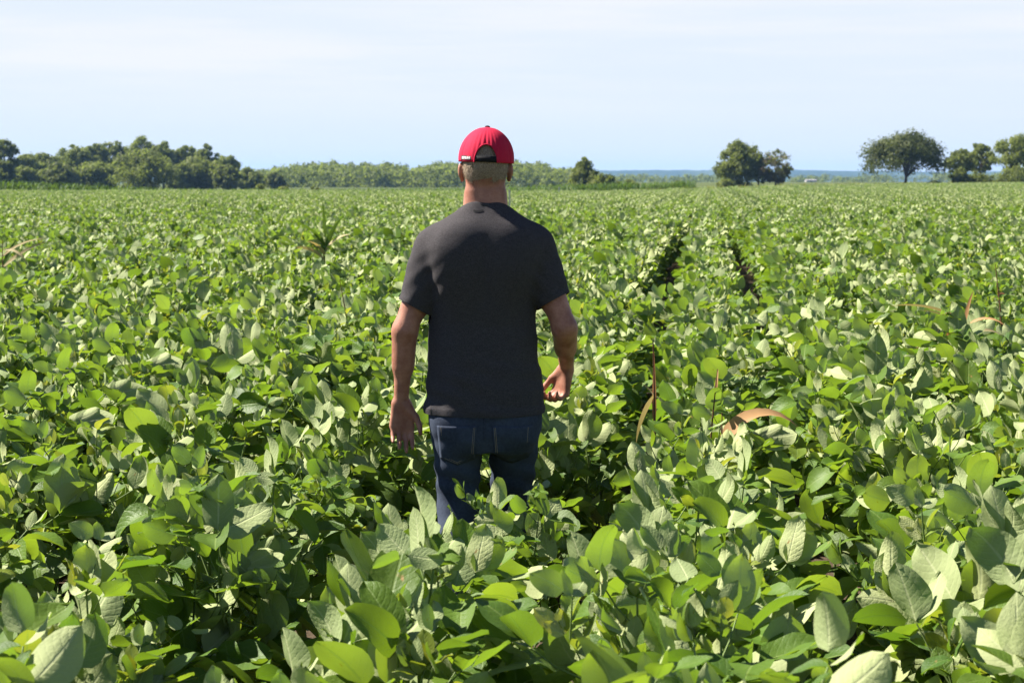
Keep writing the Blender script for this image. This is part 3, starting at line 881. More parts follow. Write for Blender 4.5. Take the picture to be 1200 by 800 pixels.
# ------------------------------------------------------------------ the man: distance fields on a grid
class Grid:
    def __init__(s, lo, hi, h):
        s.lo = np.array(lo, float); s.h = h
        s.n = np.ceil((np.array(hi) - s.lo) / h).astype(int) + 1
        s.ax = [s.lo[i] + np.arange(s.n[i]) * h for i in range(3)]
        s.D = np.full(s.n, 0.2, np.float32)
    def box(s, lo, hi):
        sl = []
        for i in range(3):
            a = max(0, int(math.floor((lo[i] - s.lo[i]) / s.h))); b = min(s.n[i], int(math.ceil((hi[i] - s.lo[i]) / s.h)) + 1)
            if a >= b: return None
            sl.append(slice(a, b))
        return tuple(sl)
    def pts(s, sl):
        return [s.ax[0][sl[0]][:, None, None].astype(np.float32), s.ax[1][sl[1]][None, :, None].astype(np.float32), s.ax[2][sl[2]][None, None, :].astype(np.float32)]
    def union(s, sl, d, k):
        o = s.D[sl]
        if k <= 0: s.D[sl] = np.minimum(o, d)
        else:
            h = np.maximum(k - np.abs(o - d), 0) / k
            s.D[sl] = np.minimum(o, d) - h * h * k * .25
    def cone(s, a, b, ra, rb, k=0.0, flat=None):
        """Round cone from a to b. flat=(axis vector, factor): thinner along that axis."""
        a = np.array(a, float); b = np.array(b, float); m = max(ra, rb) + k + .02
        sl = s.box(np.minimum(a, b) - m, np.maximum(a, b) + m)
        if sl is None: return
        x, y, z = s.pts(sl); d = b - a; L2 = d @ d
        px_, py_, pz_ = x - a[0], y - a[1], z - a[2]
        t_ = np.clip((px_ * d[0] + py_ * d[1] + pz_ * d[2]) / L2, 0, 1)
        qx, qy, qz = px_ - t_ * d[0], py_ - t_ * d[1], pz_ - t_ * d[2]
        r_ = ra + (rb - ra) * t_
        if flat is not None:
            n = unit(flat[0]); c = qx * n[0] + qy * n[1] + qz * n[2]; e2 = (1 / flat[1] ** 2 - 1) * c * c
            dist = (np.sqrt(qx * qx + qy * qy + qz * qz + e2) - r_) * flat[1] ** .5
        else: dist = np.sqrt(qx * qx + qy * qy + qz * qz) - r_
        s.union(sl, dist.astype(np.float32), k)
    def ball(s, c, rad, k=0.0, sub=False):
        c = np.array(c, float); rad = np.array(rad, float) * np.ones(3); m = rad * (1 + k / rad.min()) + .02
        sl = s.box(c - m, c + m)
        x, y, z = s.pts(sl)
        q = np.sqrt(((x - c[0]) / rad[0]) ** 2 + ((y - c[1]) / rad[1]) ** 2 + ((z - c[2]) / rad[2]) ** 2)
        d = ((q - 1) * rad.min()).astype(np.float32)
        if sub:
            o = -s.D[sl]; h = np.maximum(k - np.abs(o - d), 0) / max(k, 1e-6)
            s.D[sl] = -(np.minimum(o, d) - h * h * k * .25)
        else: s.union(sl, d, k)
    def loft(s, zs, a, b, cx, cy, p=2.4, k=0.0, grow=0.0):
        sl = s.box((-.5, -.4, zs[0] - .05), (.5, .4, zs[-1] + .05))
        x, y, z = s.pts(sl)
        zz = z[0, 0]
        f = lambda arr: np.interp(zz, zs, arr)
        def sm(v):
            kk = np.hanning(15); kk /= kk.sum()
            return np.convolve(np.pad(v, 7, mode='edge'), kk, 'valid')[None, None, :]
        A, B, CX, CY = sm(f(a)) + grow, sm(f(b)) + grow, sm(f(cx)), sm(f(cy))
        q = (np.abs((x - CX) / A) ** p + np.abs((y - CY) / B) ** p) ** (1 / p)
        d = (q - 1) * np.minimum(A, B)
        d = np.maximum(d, np.maximum(z - zs[-1], zs[0] - z))
        s.union(sl, d.astype(np.float32), k)
    def add(s, fn):
        x, y, z = s.pts((slice(None),) * 3)
        s.D += fn(x, y, z).astype(np.float32)
    def surface(s, smooth=2):
        D = s.D; S = D < 0
        nx, ny, nz = D.shape
        cor = [(i, j, k) for i in (0, 1) for j in (0, 1) for k in (0, 1)]
        cnt = np.zeros((nx - 1, ny - 1, nz - 1), np.int8)
        for i, j, k in cor: cnt += S[i:nx - 1 + i, j:ny - 1 + j, k:nz - 1 + k]
        act = (cnt > 0) & (cnt < 8)
        I = np.argwhere(act); idx = np.full(act.shape, -1, np.int64); idx[act] = np.arange(len(I))
        acc = np.zeros((len(I), 3)); num = np.zeros(len(I))
        for a in cor:
            for ax in range(3):
                if a[ax]: continue
                b = list(a); b[ax] = 1
                da = D[I[:, 0] + a[0], I[:, 1] + a[1], I[:, 2] + a[2]]; db = D[I[:, 0] + b[0], I[:, 1] + b[1], I[:, 2] + b[2]]
                m_ = (da < 0) != (db < 0)
                t_ = np.where(m_, da / np.where(m_, da - db, 1), 0)
                p = np.tile(np.array(a, float), (len(I), 1)); p[:, ax] += t_
                acc[m_] += p[m_]; num[m_] += 1
        V = s.lo + (I + acc / num[:, None]) * s.h
        Fs = []
        for ax in range(3):
            o = [d for d in range(3) if d != ax]
            lo = [slice(1, n - 1) for n in D.shape]; hi = list(lo)
            lo[ax] = slice(0, D.shape[ax] - 1); hi[ax] = slice(1, D.shape[ax])
            sa, sb_ = S[tuple(lo)], S[tuple(hi)]
            E = np.argwhere(sa != sb_)
            if not len(E): continue
            inside = sa[E[:, 0], E[:, 1], E[:, 2]]
            base = E.copy(); base[:, o[0]] += 1; base[:, o[1]] += 1
            def cid(d0, d1):
                c = base.copy(); c[:, o[0]] -= d0; c[:, o[1]] -= d1
                return idx[c[:, 0], c[:, 1], c[:, 2]]
            q = np.stack([cid(1, 1), cid(0, 1), cid(0, 0), cid(1, 0)], 1)
            fl = inside if ax != 1 else ~inside
            q[~fl] = q[~fl][:, ::-1]
            Fs.append(q)
        F = np.concatenate(Fs)
        for _ in range(smooth):
            a, b = F.ravel(), np.roll(F, -1, axis=1).ravel()
            su = np.zeros_like(V); n_ = np.zeros(len(V))
            for d in range(3):
                su[:, d] = np.bincount(a, V[b, d], len(V)) + np.bincount(b, V[a, d], len(V))
            n_ = np.bincount(a, minlength=len(V)) + np.bincount(b, minlength=len(V))
            V = V * .5 + .5 * su / n_[:, None]
        return V, F


def lp(px_, py_, y=0.0):
    """Photograph pixel on the man -> his own coordinates."""
    w = at(px_, py_, 7.0 + y)
    return np.array([w.x - MX, y, w.z])


def hum(x, y, z, s, seed):
    r = np.random.default_rng(seed); out = 0
    for _ in range(6):
        k = r.normal(0, s, 3); out = out + np.sin(x * k[0] + y * k[1] + z * k[2] + r.uniform(0, 6.28))
    return out / 6


TZ = [.80, .829, .928, 1.017, 1.136, 1.241, 1.34, 1.41, 1.465, 1.495, 1.525, 1.555, 1.58]
TA = [.207, .205, .199, .190, .184, .182, .194, .198, .178, .145, .100, .074, .068]
TB = [.131, .131, .128, .124, .120, .130, .134, .128, .113, .099, .084, .071, .066]
TX = [-.004, -.004, -.004, -.007, -.010, -.011, -.006, -.004, -.003, -.002, 0, 0, 0]
TY = [.002, .002, .004, .008, .012, .002, -.012, -.018, -.018, -.015, -.008, 0, .006]
SHL = {'l': (-.178, -.008, 1.412), 'r': (.173, -.008, 1.414)}
EL = {'l': lp(475, 385, -.03), 'r': lp(661, 383, -.05)}
WR = {'l': lp(470, 469, .02), 'r': lp(664, 430, .14)}
HIP = {'l': (-.092, .0, .86), 'r': (.092, .0, .86)}
KN = {'l': lp(537, 588, .02), 'r': (.092, .15, .50)}
AN = {'l': (-.105, -.14, .10), 'r': (.10, .17, .085)}
HEADC = np.array([.0, .01, 1.705])

G = Grid((-.38, -.26, -.01), (.38, .46, 1.86), .0042)
G.loft(TZ, np.array(TA) * np.interp(TZ, [.8, .95, 1.02], [.84, .90, 1]), np.array(TB) * np.interp(TZ, [.8, .95, 1.02], [.70, .82, 1]), TX, TY, 2.3, grow=-.012)
for s in 'lr':
    sg = -1 if s == 'l' else 1
    G.cone(SHL[s], EL[s], .052, .041, .05)
    mid_f = SHL[s] + (np.array(EL[s]) - SHL[s]) * .45
    G.ball(mid_f + np.array([0, .008, 0]), (.042, .044, .08), .03)
    e, w = np.array(EL[s]), np.array(WR[s])
    G.cone(e, w, .039, .026, .02, flat=(np.array([.4, 1, 0]), .9))
    G.cone(e + (w - e) * .08 + np.array([sg * .004, .006, 0]), e + (w - e) * .5, .036, .034, .03)
    G.cone(HIP[s], KN[s], .088, .058, .04); G.cone(KN[s], AN[s], .056, .036, .03)
    a = np.array(AN[s]); G.cone(a + np.array([0, -.03, -.035]), a + np.array([0, .14, -.055]), .036, .026, .02)
# neck and head
G.cone((0, -.010, 1.52), (0, .0, 1.66), .062, .060, .04)
G.cone((-.035, -.022, 1.57), (-.03, -.035, 1.66), .035, .03, .03); G.cone((.035, -.022, 1.57), (.03, -.035, 1.66), .035, .03, .03)
G.ball(HEADC + np.array([0, 0, .012]), (.076, .096, .098), .03)
G.ball(HEADC + np.array([0, -.045, -.012]), (.066, .055, .062), .03)
G.ball(HEADC + np.array([0, .045, -.075]), (.055, .058, .062), .03)      # jaw
G.ball(HEADC + np.array([0, .085, -.112]), (.022, .02, .016), .02)       # chin
G.cone(HEADC + np.array([0, .096, .0]), HEADC + np.array([0, .118, -.04]), .010, .014, .012)   # nose
for sg in (-1, 1):
    G.ball(HEADC + np.array([sg * .031, .098, -.002]), (.017, .014, .010), .012, sub=True)
    G.ball(HEADC + np.array([sg * .031, .086, -.003]), (.013, .012, .010), .004)
    G.cone(HEADC + np.array([sg * .014, .096, .018]), HEADC + np.array([sg * .048, .084, .016]), .007, .006, .01)
    G.ball(HEADC + np.array([sg * .014, .110, -.046]), (.008, .01, .007), .008)
    # ear: rim with a hollow
    ec = HEADC + np.array([sg * .083, -.002, -.034])
    G.ball(ec, (.008, .019, .031), .008)
    G.ball(ec + np.array([sg * .007, -.010, .004]), (.007, .012, .024), .006)
    G.ball(ec + np.array([sg * .008, .008, 0]), (.006, .010, .018), .005, sub=True)
    G.ball(ec + np.array([-sg * .002, .004, -.027]), (.007, .009, .010), .006)
G.cone(HEADC + np.array([-.02, .098, -.070]), HEADC + np.array([.02, .098, -.070]), .007, .007, .008)
G.cone(HEADC + np.array([-.017, .096, -.082]), HEADC + np.array([.017, .096, -.082]), .008, .008, .008)


def hand(wr, d, n, tdir, curl, thumb_curl, sc=1.0):
    """Palm, four fingers and a thumb as part of the body. d: wrist to knuckles, n: palm side, tdir: towards the thumb."""
    d, n = unit(d), unit(np.asarray(n) - unit(d) * np.dot(n, unit(d))); tdir = unit(np.asarray(tdir) - d * np.dot(tdir, d) - n * np.dot(tdir, n))
    w = np.array(wr, float)
    for f, (l0, l1) in enumerate(((.031, .033), (.011, .012), (-.010, -.010), (-.029, -.031))):
        kn = w + d * (.096 - .004 * abs(f - 1)) * sc + tdir * l1 * sc
        G.cone(w + d * .012 + tdir * l0 * .55 * sc, kn, .0175 * sc, .0135 * sc, .016 if f else .012, flat=(n, .85))
        Ls = ((.040, .025, .020), (.044, .028, .021), (.041, .026, .020), (.032, .020, .018))[f]
        ang = 0.0; p = kn.copy(); spread = tdir * (.05, .01, -.03, -.08)[f]
        for k, L in enumerate(Ls):
            ang += curl[f] * (.75, 1.1, .8)[k]
            dd = unit((d + spread * .6) * math.cos(ang) + n * math.sin(ang))
            q = p + dd * L * sc
            r0 = (.0098, .0088, .0080)[k] * (1 if f < 3 else .88) * sc; r1 = (.0088, .0080, .0068)[k] * (1 if f < 3 else .88) * sc
            G.cone(p, q, r0, r1, .006 if k else .009); p = q
    # thumb: from the side of the palm near the wrist
    b0 = w + d * .022 * sc + tdir * .020 * sc + n * .006; b1 = w + d * .060 * sc + tdir * .050 * sc + n * .014
    G.cone(b0, b1, .017 * sc, .0125 * sc, .016)
    d1 = unit(d * .85 + tdir * .35 + n * (.15 + thumb_curl * .5)); p1 = b1 + d1 * .034 * sc
    d2 = unit(d * .9 + tdir * .05 + n * (.2 + thumb_curl * .9)); p2 = p1 + d2 * .028 * sc
    G.cone(b1, p1, .0118 * sc, .0105 * sc, .006); G.cone(p1, p2, .0105 * sc, .008 * sc, .004)


hand(WR['l'], (.02, .02, -1), (.10, -1, 0), (1, .15, 0), (.30, .30, .36, .42), .3)
hand(WR['r'], (-.20, .18, -.95), (-.80, -.62, .10), (-.55, .80, 0), (.85, 1.0, 1.05, 1.1), .2)
body_V, body_F = G.surface(2)
del G

# materials of the man
t = NT('skin'); co = t.coord()
s1 = t.ramp(t.noise(22, 5, co, .6), .3, .7); s2 = t.noise(160, 3, co); s3 = t.noise(420, 2, co)
skn = t.mix(s1, (0.26, 0.100, 0.062), (0.47, 0.225, 0.150))
skn = t.mix(t.math('MULTIPLY', t.ramp(s2, .5, .75), .35), skn, (0.30, 0.10, 0.065))
M_skin = t.done(t.pbr(skn, .50, .35, t.math('ADD', s2, t.math('MULTIPLY', s3, .5)), .0012, .5, sss=.12))
t = NT('heather_jersey'); co = t.coord()
mp = t.n('ShaderNodeMapping'); mp.inputs['Scale'].default_value = (1, 1, 3.2); t.l(co, mp.inputs[0])
k1 = t.noise(330, 3, mp.outputs[0], .7); k2 = t.noise(12, 3, co); k3 = t.noise(900, 1, co)
mp2 = t.n('ShaderNodeMapping'); mp2.inputs['Scale'].default_value = (.35, .35, 2.2); t.l(co, mp2.inputs[0])
k4 = t.noise(210, 2, mp2.outputs[0])
fab = t.mix(t.ramp(k1, .32, .68), (0.010, 0.0098, 0.0112), (0.096, 0.086, 0.089))
fab = t.mix(t.math('MULTIPLY', t.ramp(k4, .5, .75), .35), fab, (0.11, 0.10, 0.105))
fab = t.mix(t.math('MULTIPLY', k2, .3), fab, (0.045, 0.042, 0.045))
M_shirt = t.done(t.pbr(fab, .95, .1, t.math('ADD', k1, t.math('MULTIPLY', k2, 3.0)), .0016, .6))
t = NT('denim'); co = t.coord()
w1 = t.n('ShaderNodeTexWave'); w1.inputs['Scale'].default_value = 230; w1.inputs['Distortion'].default_value = 2; w1.bands_direction = 'DIAGONAL'; t.l(co, w1.inputs[0])
j1 = t.noise(9, 4, co); j2 = t.noise(120, 3, co)
dn = t.mix(t.ramp(j1, .3, .7), (0.010, 0.013, 0.027), (0.040, 0.051, 0.080))
dn = t.mix(t.math('MULTIPLY', j2, .35), dn, (0.13, 0.16, 0.22))
M_denim = t.done(t.pbr(dn, .9, .15, j2, .0008, .4))
M_stitch = simple('stitching', (0.30, 0.24, 0.17), .8, .2)
M_cap = simple('red_twill', (0.50, 0.016, 0.050), .85, .15, .14, 120, .35, .001)
M_black = simple('black_webbing', (0.012, 0.012, 0.014), .8, .2, .3, 200)
t = NT('hair'); co = t.coord()
mp = t.n('ShaderNodeMapping'); mp.inputs['Scale'].default_value = (1, 1, .45); t.l(co, mp.inputs[0])
h1 = t.noise(340, 4, mp.outputs[0], .75); h2 = t.noise(45, 3, co)
hc = t.mix(t.ramp(h1, .33, .66), (0.085, 0.055, 0.036), (0.56, 0.44, 0.31))
hc = t.mix(t.math('MULTIPLY', h2, .35), hc, (0.33, 0.24, 0.15))
M_hair = t.done(t.pbr(hc, .7, .3, h1, .004, .9))
M_shoe = simple('shoe_leather', (0.07, 0.045, 0.03), .6, .3)

man = empty('person', (MX, MY, 0), 'man seen from behind in dark grey t-shirt, blue jeans and red cap among the beans', 'person')
body = link('body', mesh_from('body', body_V, body_F, M_skin), man)


def to_mesh_cut(name, V, F, mat, cuts, solid=.004):
    """Open the closed surface along planes; cuts: (selector, point, normal): what lies on the normal's side goes."""
    me = mesh_from(name, V, F, mat)
    bm = bmesh.new(); bm.from_mesh(me)
    for sel, p, n in cuts:
        fs = [f for f in bm.faces if sel(f.calc_center_median())]
        geom = list({v for f in fs for v in f.verts}) + list({e for f in fs for e in f.edges}) + fs
        bmesh.ops.bisect_plane(bm, geom=geom, dist=1e-6, plane_co=p, plane_no=n, clear_outer=True)
    bm.to_mesh(me); bm.free()
    for p in me.polygons: p.use_smooth = True
    return me


# t-shirt
G = Grid((-.33, -.24, .79), (.33, .22, 1.61), .0045)
G.loft(TZ, TA, TB, TX, TY, 2.35, grow=.002)
SL = {}
for s in 'lr':
    a, b = np.array(SHL[s]), np.array(EL[s]); d = unit(b - a)
    end = a + d * (.225 if s == 'l' else .205)
    SL[s] = (end, d)
    G.ball(a + (b - a) * .45 + np.array([0, .010, 0]), (.052, .058, .10), .03)
    G.cone(a + np.array([0, 0, .0]), end + d * .03, .062, .054, .026)
    G.ball(a + np.array([0, -.004, -.01]), (.061, .066, .067), .032)
    sg = -1 if s == 'l' else 1
    G.ball((sg * .088, -.105, 1.375), (.062, .036, .085), .06)       # shoulder blade
    G.cone((sg * .042, -.042, 1.530), (sg * .140, -.03, 1.450), .023, .036, .045)   # trapezius slope
def folds(x, y, z):
    low = sstep(1.22, .95, z)
    f = 0.0036 * low * hum(x * 1.0, y, z * 1.6, 34, 3) + .0030 * hum(x, y, z, 22, 4)
    f = f + .0024 * sstep(1.10, .90, z) * np.sin(z * 78 + x * 16 + 2.0 * np.sin(x * 11 + 1)) * (.5 + .5 * np.sin(x * 7 + 2))
    f = f + .006 * np.exp(-(x / .022) ** 2) * sstep(1.15, 1.3, z) * sstep(1.48, 1.38, z) * sstep(0, -.05, y)      # hollow along the spine
    ax = np.abs(x)
    f = f + .0010 * sstep(.12, .17, ax) * sstep(1.15, 1.25, z) * sstep(1.42, 1.34, z) * np.sin((ax * .8 + z) * 95)   # pulls from the armpits
    f = f - .0018 * (z < .853)                                        # turned hem
    for s_ in 'lr':
        e_, d_ = SL[s_]; t_ = (x - e_[0]) * d_[0] + (y - e_[1]) * d_[1] + (z - e_[2]) * d_[2]
        f = f - .0016 * (np.abs(x) > .19) * ((x < 0) == (s_ == 'l')) * (t_ > -.021)      # sleeve hem
    return f
G.add(folds)
V, F = G.surface(2)
del G
cuts = [(lambda c: c.z < .86, Vector((0, 0, .831)), Vector((0, .06, -1))),
        (lambda c: c.z > 1.47, Vector((0, -.07, 1.563)), Vector((0, .62, 1)).normalized())]
for s in 'lr':
    e, d = SL[s]; sg = -1 if s == 'l' else 1
    def clear(c, sg=sg):
        if not (1.08 < c.z < 1.36) or c.x * sg < .1: return False
        A_, B_, X_, Y_ = (np.interp(c.z, TZ, q) for q in (TA, TB, TX, TY))
        return (abs((c.x - X_) / (A_ + .002)) ** 2.35 + abs((c.y - Y_) / (B_ + .002)) ** 2.35) ** (1 / 2.35) > 1.035
    cuts.append((clear, Vector(e), (Vector(d) + Vector((sg * .18, 0, 0))).normalized()))
me = to_mesh_cut('t_shirt', V, F, M_shirt, cuts)
shirt = link('t_shirt', me, man)
so = shirt.modifiers.new('thick', 'SOLIDIFY'); so.thickness = .003; so.offset = 0
# collar ribbing along the neck opening
bm = bmesh.new(); bm.from_mesh(me)
ring = sorted({tuple(v.co) for e in bm.edges if e.is_boundary for v in e.verts if v.co.z > 1.45}, key=lambda c: math.atan2(c[1], c[0]))
shirt_tree = BVHTree.FromBMesh(bm); bm.free()
ring = np.array(ring)
ang = np.arctan2(ring[:, 1], ring[:, 0]); qa = np.linspace(-np.pi, np.pi, 73)
rx = np.stack([np.interp(qa, ang, ring[:, i], period=2 * np.pi) for i in range(3)], 1)
for _ in range(4):
    rx[:-1] = (np.roll(rx[:-1], 1, 0) + rx[:-1] * 2 + np.roll(rx[:-1], -1, 0)) / 4
rx[-1] = rx[0]
outw = rx * np.array([1, 1, 0]); outw /= np.linalg.norm(outw, axis=1)[:, None]
Vc = []
for dz_, do in ((-.017, .0060), (-.013, .0095), (-.002, .0035), (.004, -.0005), (.006, -.004), (.000, -.006), (-.012, -.002)):
    Vc.append(rx + outw * do + np.array([0, 0, dz_]))
Vc = np.concatenate(Vc); n_ = 73; Fc = []
for k in range(7):
    for j in range(n_ - 1):
        a = k * n_ + j; b = ((k + 1) % 7) * n_ + j; Fc.append((a, a + 1, b + 1, b))
link('collar', mesh_from('collar', Vc, np.array(Fc), M_shirt), shirt)


def decal(name, tree, outline_fn, nu, nv, mat, parent, off=.0018, thick=.0012, direction=(0, 1, 0), start_y=-.6):
    """A thin patch laid on a surface seen from behind: outline_fn(u,v) -> x,z."""
    Vp = []; last = -.12
    for j in range(nv + 1):
        for i in range(nu + 1):
            x, z = outline_fn(i / nu, j / nv)
            h = tree.ray_cast(Vector((x, start_y, z)), Vector(direction))
            y = h[0].y if h[0] else last
            last = y; Vp.append((x, y - off, z))
    Fp = [(j * (nu + 1) + i, j * (nu + 1) + i + 1, (j + 1) * (nu + 1) + i + 1, (j + 1) * (nu + 1) + i) for j in range(nv) for i in range(nu)]
    o = link(name, mesh_from(name, np.array(Vp), np.array(Fp), mat), parent)
    if thick:
        s_ = o.modifiers.new('thick', 'SOLIDIFY'); s_.thickness = thick; s_.offset = 1
    return o


c0 = lp(561, 246)
decal('neck_label', shirt_tree, lambda u, v: (c0[0] - .017 + .034 * u, c0[2] - .004 + .007 * v - .003 * math.sin(u * 3.14)), 10, 4, M_black, shirt, off=.0035, thick=0)

# jeans
G = Grid((-.26, -.30, .02), (.26, .40, .98), .0046)
G.loft([.70, .76, .82, .90, .98], [.150, .176, .188, .184, .176], [.095, .108, .110, .106, .10], [-.003] * 5, [0.004, -.004, -.006, 0, .005], 2.3)
for s in 'lr':
    h_, k_, a_ = np.array(HIP[s]) + np.array([(-.008 if s == 'l' else .008), 0, -.03]), np.array(KN[s]), np.array(AN[s])
    G.cone(h_, k_, .096, .070, .022); G.cone(k_, a_ + np.array([0, 0, -.03]), .068, .064, .03)
    sg = -1 if s == 'l' else 1
    G.ball((sg * .082, -.050, .775), (.083, .062, .085), .05)
def jfolds(x, y, z):
    f = .0035 * hum(x, y, z * 1.3, 30, 8) + .0035 * sstep(.78, .6, z) * np.sin(z * 62 + x * 25 + y * 18 + 1.5 * np.sin(z * 21)) * sstep(.40, .5, z)
    return f + .004 * np.exp(-((z - .735) / .02) ** 2) * sstep(0, -.05, y) * np.sin(x * 30)
G.add(jfolds)
V, F = G.surface(2); del G
me = to_mesh_cut('jeans', V, F, M_denim, [(lambda c: c.z > .93, Vector((0, 0, .965)), Vector((0, 0, 1))), (lambda c: c.z < .12, Vector((0, 0, .07)), Vector((0, 0, -1)))])
jeans = link('jeans', me, man)
so = jeans.modifiers.new('thick', 'SOLIDIFY'); so.thickness = .003; so.offset = 0
bm = bmesh.new(); bm.from_mesh(me); jt = BVHTree.FromBMesh(bm); bm.free()
for sg in (-1, 1):
    cx_ = sg * .095 - .003; zt_, zb_ = .792, .672
    def outl(u, v, cx_=cx_):
        z = zb_ + (zt_ - zb_) * v
        hw_ = .060 + .010 * v
        x = cx_ + (u * 2 - 1) * hw_
        if v < .3: z -= (1 - abs(u * 2 - 1)) * .022 * (1 - v / .3) - .0
        return x, z
    pk = decal('pocket', jt, outl, 16, 16, M_denim, jeans, off=.0025, thick=.0022)
    for dd in (.006, .011):
        def line(u, v, dd=dd, cx_=cx_):
            # u runs round the pocket edge: down one side, the point, up the other
            P_ = [(-.068 + dd, zt_ - .004), (-.060 + dd, zb_ + dd), (0, zb_ - .022 + dd), (.060 - dd, zb_ + dd), (.068 - dd, zt_ - .004)]
            s_ = u * 4; i = min(3, int(s_)); f = s_ - i
            x = P_[i][0] + (P_[i + 1][0] - P_[i][0]) * f; z = P_[i][1] + (P_[i + 1][1] - P_[i][1]) * f
            return cx_ + x + (v - .5) * .0012 * (1 if i in (0, 3) else 0), z + (v - .5) * .0014
        decal('stitching', jt, line, 60, 1, M_stitch, pk, off=.0052, thick=0)
# seat seam
decal('seam', jt, lambda u, v: (-.003 + (u - .5) * .006, .745 + .15 * v), 2, 24, M_denim, jeans, off=.002, thick=.0015)

# shoes
for s in 'lr':
    G = Grid((-.25, -.34, -.005), (.25, .48, .2), .006); a = np.array(AN[s])
    zf = .045
    G.cone((a[0], a[1] - .045, zf), (a[0], a[1] + .15, zf - .008), .044, .040, .02); G.cone((a[0], a[1], a[2] - .01), (a[0], a[1] - .02, .05), .048, .05, .03)
    x, y, z = G.pts((slice(None),) * 3); G.D = np.maximum(G.D, (.003 - z))
    V, F = G.surface(1)
    link('shoe', mesh_from('shoe', V, F, M_shoe), man)

# short hair below and through the cap
G = Grid((-.12, -.13, 1.60), (.12, .12, 1.83), .0035)
G.ball(HEADC + np.array([0, 0, .012]), (.081, .101, .102), .0)
G.ball(HEADC + np.array([0, -.045, -.014]), (.0715, .0605, .066), .025)
G.cone((-.030, -.030, 1.625), (-.03, -.036, 1.66), .034, .036, .02); G.cone((.030, -.030, 1.625), (.03, -.036, 1.66), .034, .036, .02)
x, y, z = G.pts((slice(None),) * 3)
G.D = np.maximum(G.D, y - .045 - .0 * z)
line_z = 1.640 + .016 * sstep(-.06, .03, y) + .004 * np.sin(x * 160) - .006 * np.exp(-(np.abs(np.abs(x) - .03) / .018) ** 2)
G.D = np.maximum(G.D, (line_z - z) * .8)
G.D = (G.D + .0012 * hum(x, y, z, 320, 12) + .0007 * hum(x, y, z, 600, 13)).astype(np.float32)
V, F = G.surface(1); del G
hair = link('hair', mesh_from('hair', V, F, M_hair), man)
# single short hairs that break the outline
r = np.random.default_rng(91)
nrm = V - (HEADC + np.array([0, -.01, 0])); nrm /= np.linalg.norm(nrm, axis=1)[:, None]
pick = r.choice(np.nonzero((V[:, 1] < .03) & (V[:, 2] < 1.775))[0], 5200)
Q = V[pick] + r.normal(0, .001, (5200, 3)); d = nrm[pick] * .6 + np.array([0, 0, -.8]) + r.normal(0, .35, (5200, 3)); d /= np.linalg.norm(d, axis=1)[:, None]
sd = np.cross(d, r.normal(0, 1, (5200, 3))); sd /= np.linalg.norm(sd, axis=1)[:, None]
ln = r.uniform(.004, .010, (5200, 1))
Vh = np.stack([Q - sd * .0004, Q + sd * .0004, Q + d * ln + sd * .0001, Q + d * ln - sd * .0001], 1).reshape(-1, 3)
link('strands', mesh_from('strands', Vh, np.arange(len(Vh)).reshape(-1, 4), M_hair), hair)

# cap
CZ, CTOP = 1.701, 1.824
HA, HB = .0955, .112
cap = link('cap', None, man); cap.empty_display_size = .05
cap.location = (0.002, .005, 0)
NTH, NV = 144, 22
Vc, Fc = [], []
ARC_W, ARC_H = .040, .062
for i in range(NTH):
    th = i / NTH * 2 * math.pi                        # 0 at the back (-Y)
    x0 = HA * math.sin(th)
    z0 = CZ
    if abs(x0) < ARC_W and math.cos(th) > 0:
        z0 = CZ + ARC_H * math.sqrt(max(0, 1 - (x0 / ARC_W) ** 2)) ** 1.0
    f0 = (z0 - CZ) / (CTOP - CZ)
    for j in range(NV + 1):
        f = f0 + (1 - f0) * (j / NV) ** .85
        z = CZ + (CTOP - CZ) * f
        rr_ = max(0.0, 1 - f ** 2.15) ** .5
        seam = -.0030 * math.exp(-((((th / (math.pi / 3)) + .5) % 1 - .5) / .035) ** 2) * rr_
        bulge = .0025 * math.sin(th * 3) ** 2 * f * (1 - f) * 4
        wr_ = .0022 * math.exp(-((th if th < math.pi else th - 2 * math.pi) / .55) ** 2) * math.sin(th * 34) * f * (1 - f) * 3
        k = rr_ * (1 + (seam + bulge + wr_) / HA)
        Vc.append((HA * math.sin(th) * k, -HB * math.cos(th) * k, z))
for i in range(NTH):
    for j in range(NV):
        a = i * (NV + 1) + j; b = ((i + 1) % NTH) * (NV + 1) + j; Fc.append((a, b, b + 1, a + 1))
crown = link('crown', mesh_from('cap_crown', np.array(Vc), np.array(Fc), M_cap), cap)
s_ = crown.modifiers.new('thick', 'SOLIDIFY'); s_.thickness = .0025; s_.offset = 0
# edge binding of the arch, strap, sweat band
arch = []
for i in range(41):
    x = -ARC_W * math.cos(i / 40 * math.pi); z = CZ + ARC_H * math.sin(i / 40 * math.pi)
    f = (z - CZ) / (CTOP - CZ); k = max(0, 1 - f ** 2.15) ** .5
    y = -HB * math.sqrt(max(0, 1 - (x / HA / k) ** 2)) * k
    arch.append((x, y - .001, z))
link('arch_binding', mesh_from('arch_binding', *tube(arch, [.0028] * 41, 8), M_cap), cap)
Vs, Fs_ = [], []
for i in range(25):
    x = -.046 + .092 * i / 24; y = -HB * math.sqrt(1 - (x / HA) ** 2) * .985
    for z in (CZ + .001, CZ + .0215): Vs.append((x, y - .0005 - .002 * math.cos(x / .046 * 1.57), z))
for i in range(24): Fs_.append((i * 2, i * 2 + 2, i * 2 + 3, i * 2 + 1))
st = link('strap', mesh_from('strap', np.array(Vs), np.array(Fs_), M_black), cap); s_ = st.modifiers.new('thick', 'SOLIDIFY'); s_.thickness = .003; s_.offset = 0
G = Grid((-.02, -.02, 1.81), (.02, .02, 1.84), .0015); G.ball((0, 0, 1.825), (.0095, .0095, .005)); V, F = G.surface(1)
link('button', mesh_from('button', V, F, M_black), cap)
Vb, Fb = [], []
NB = 40
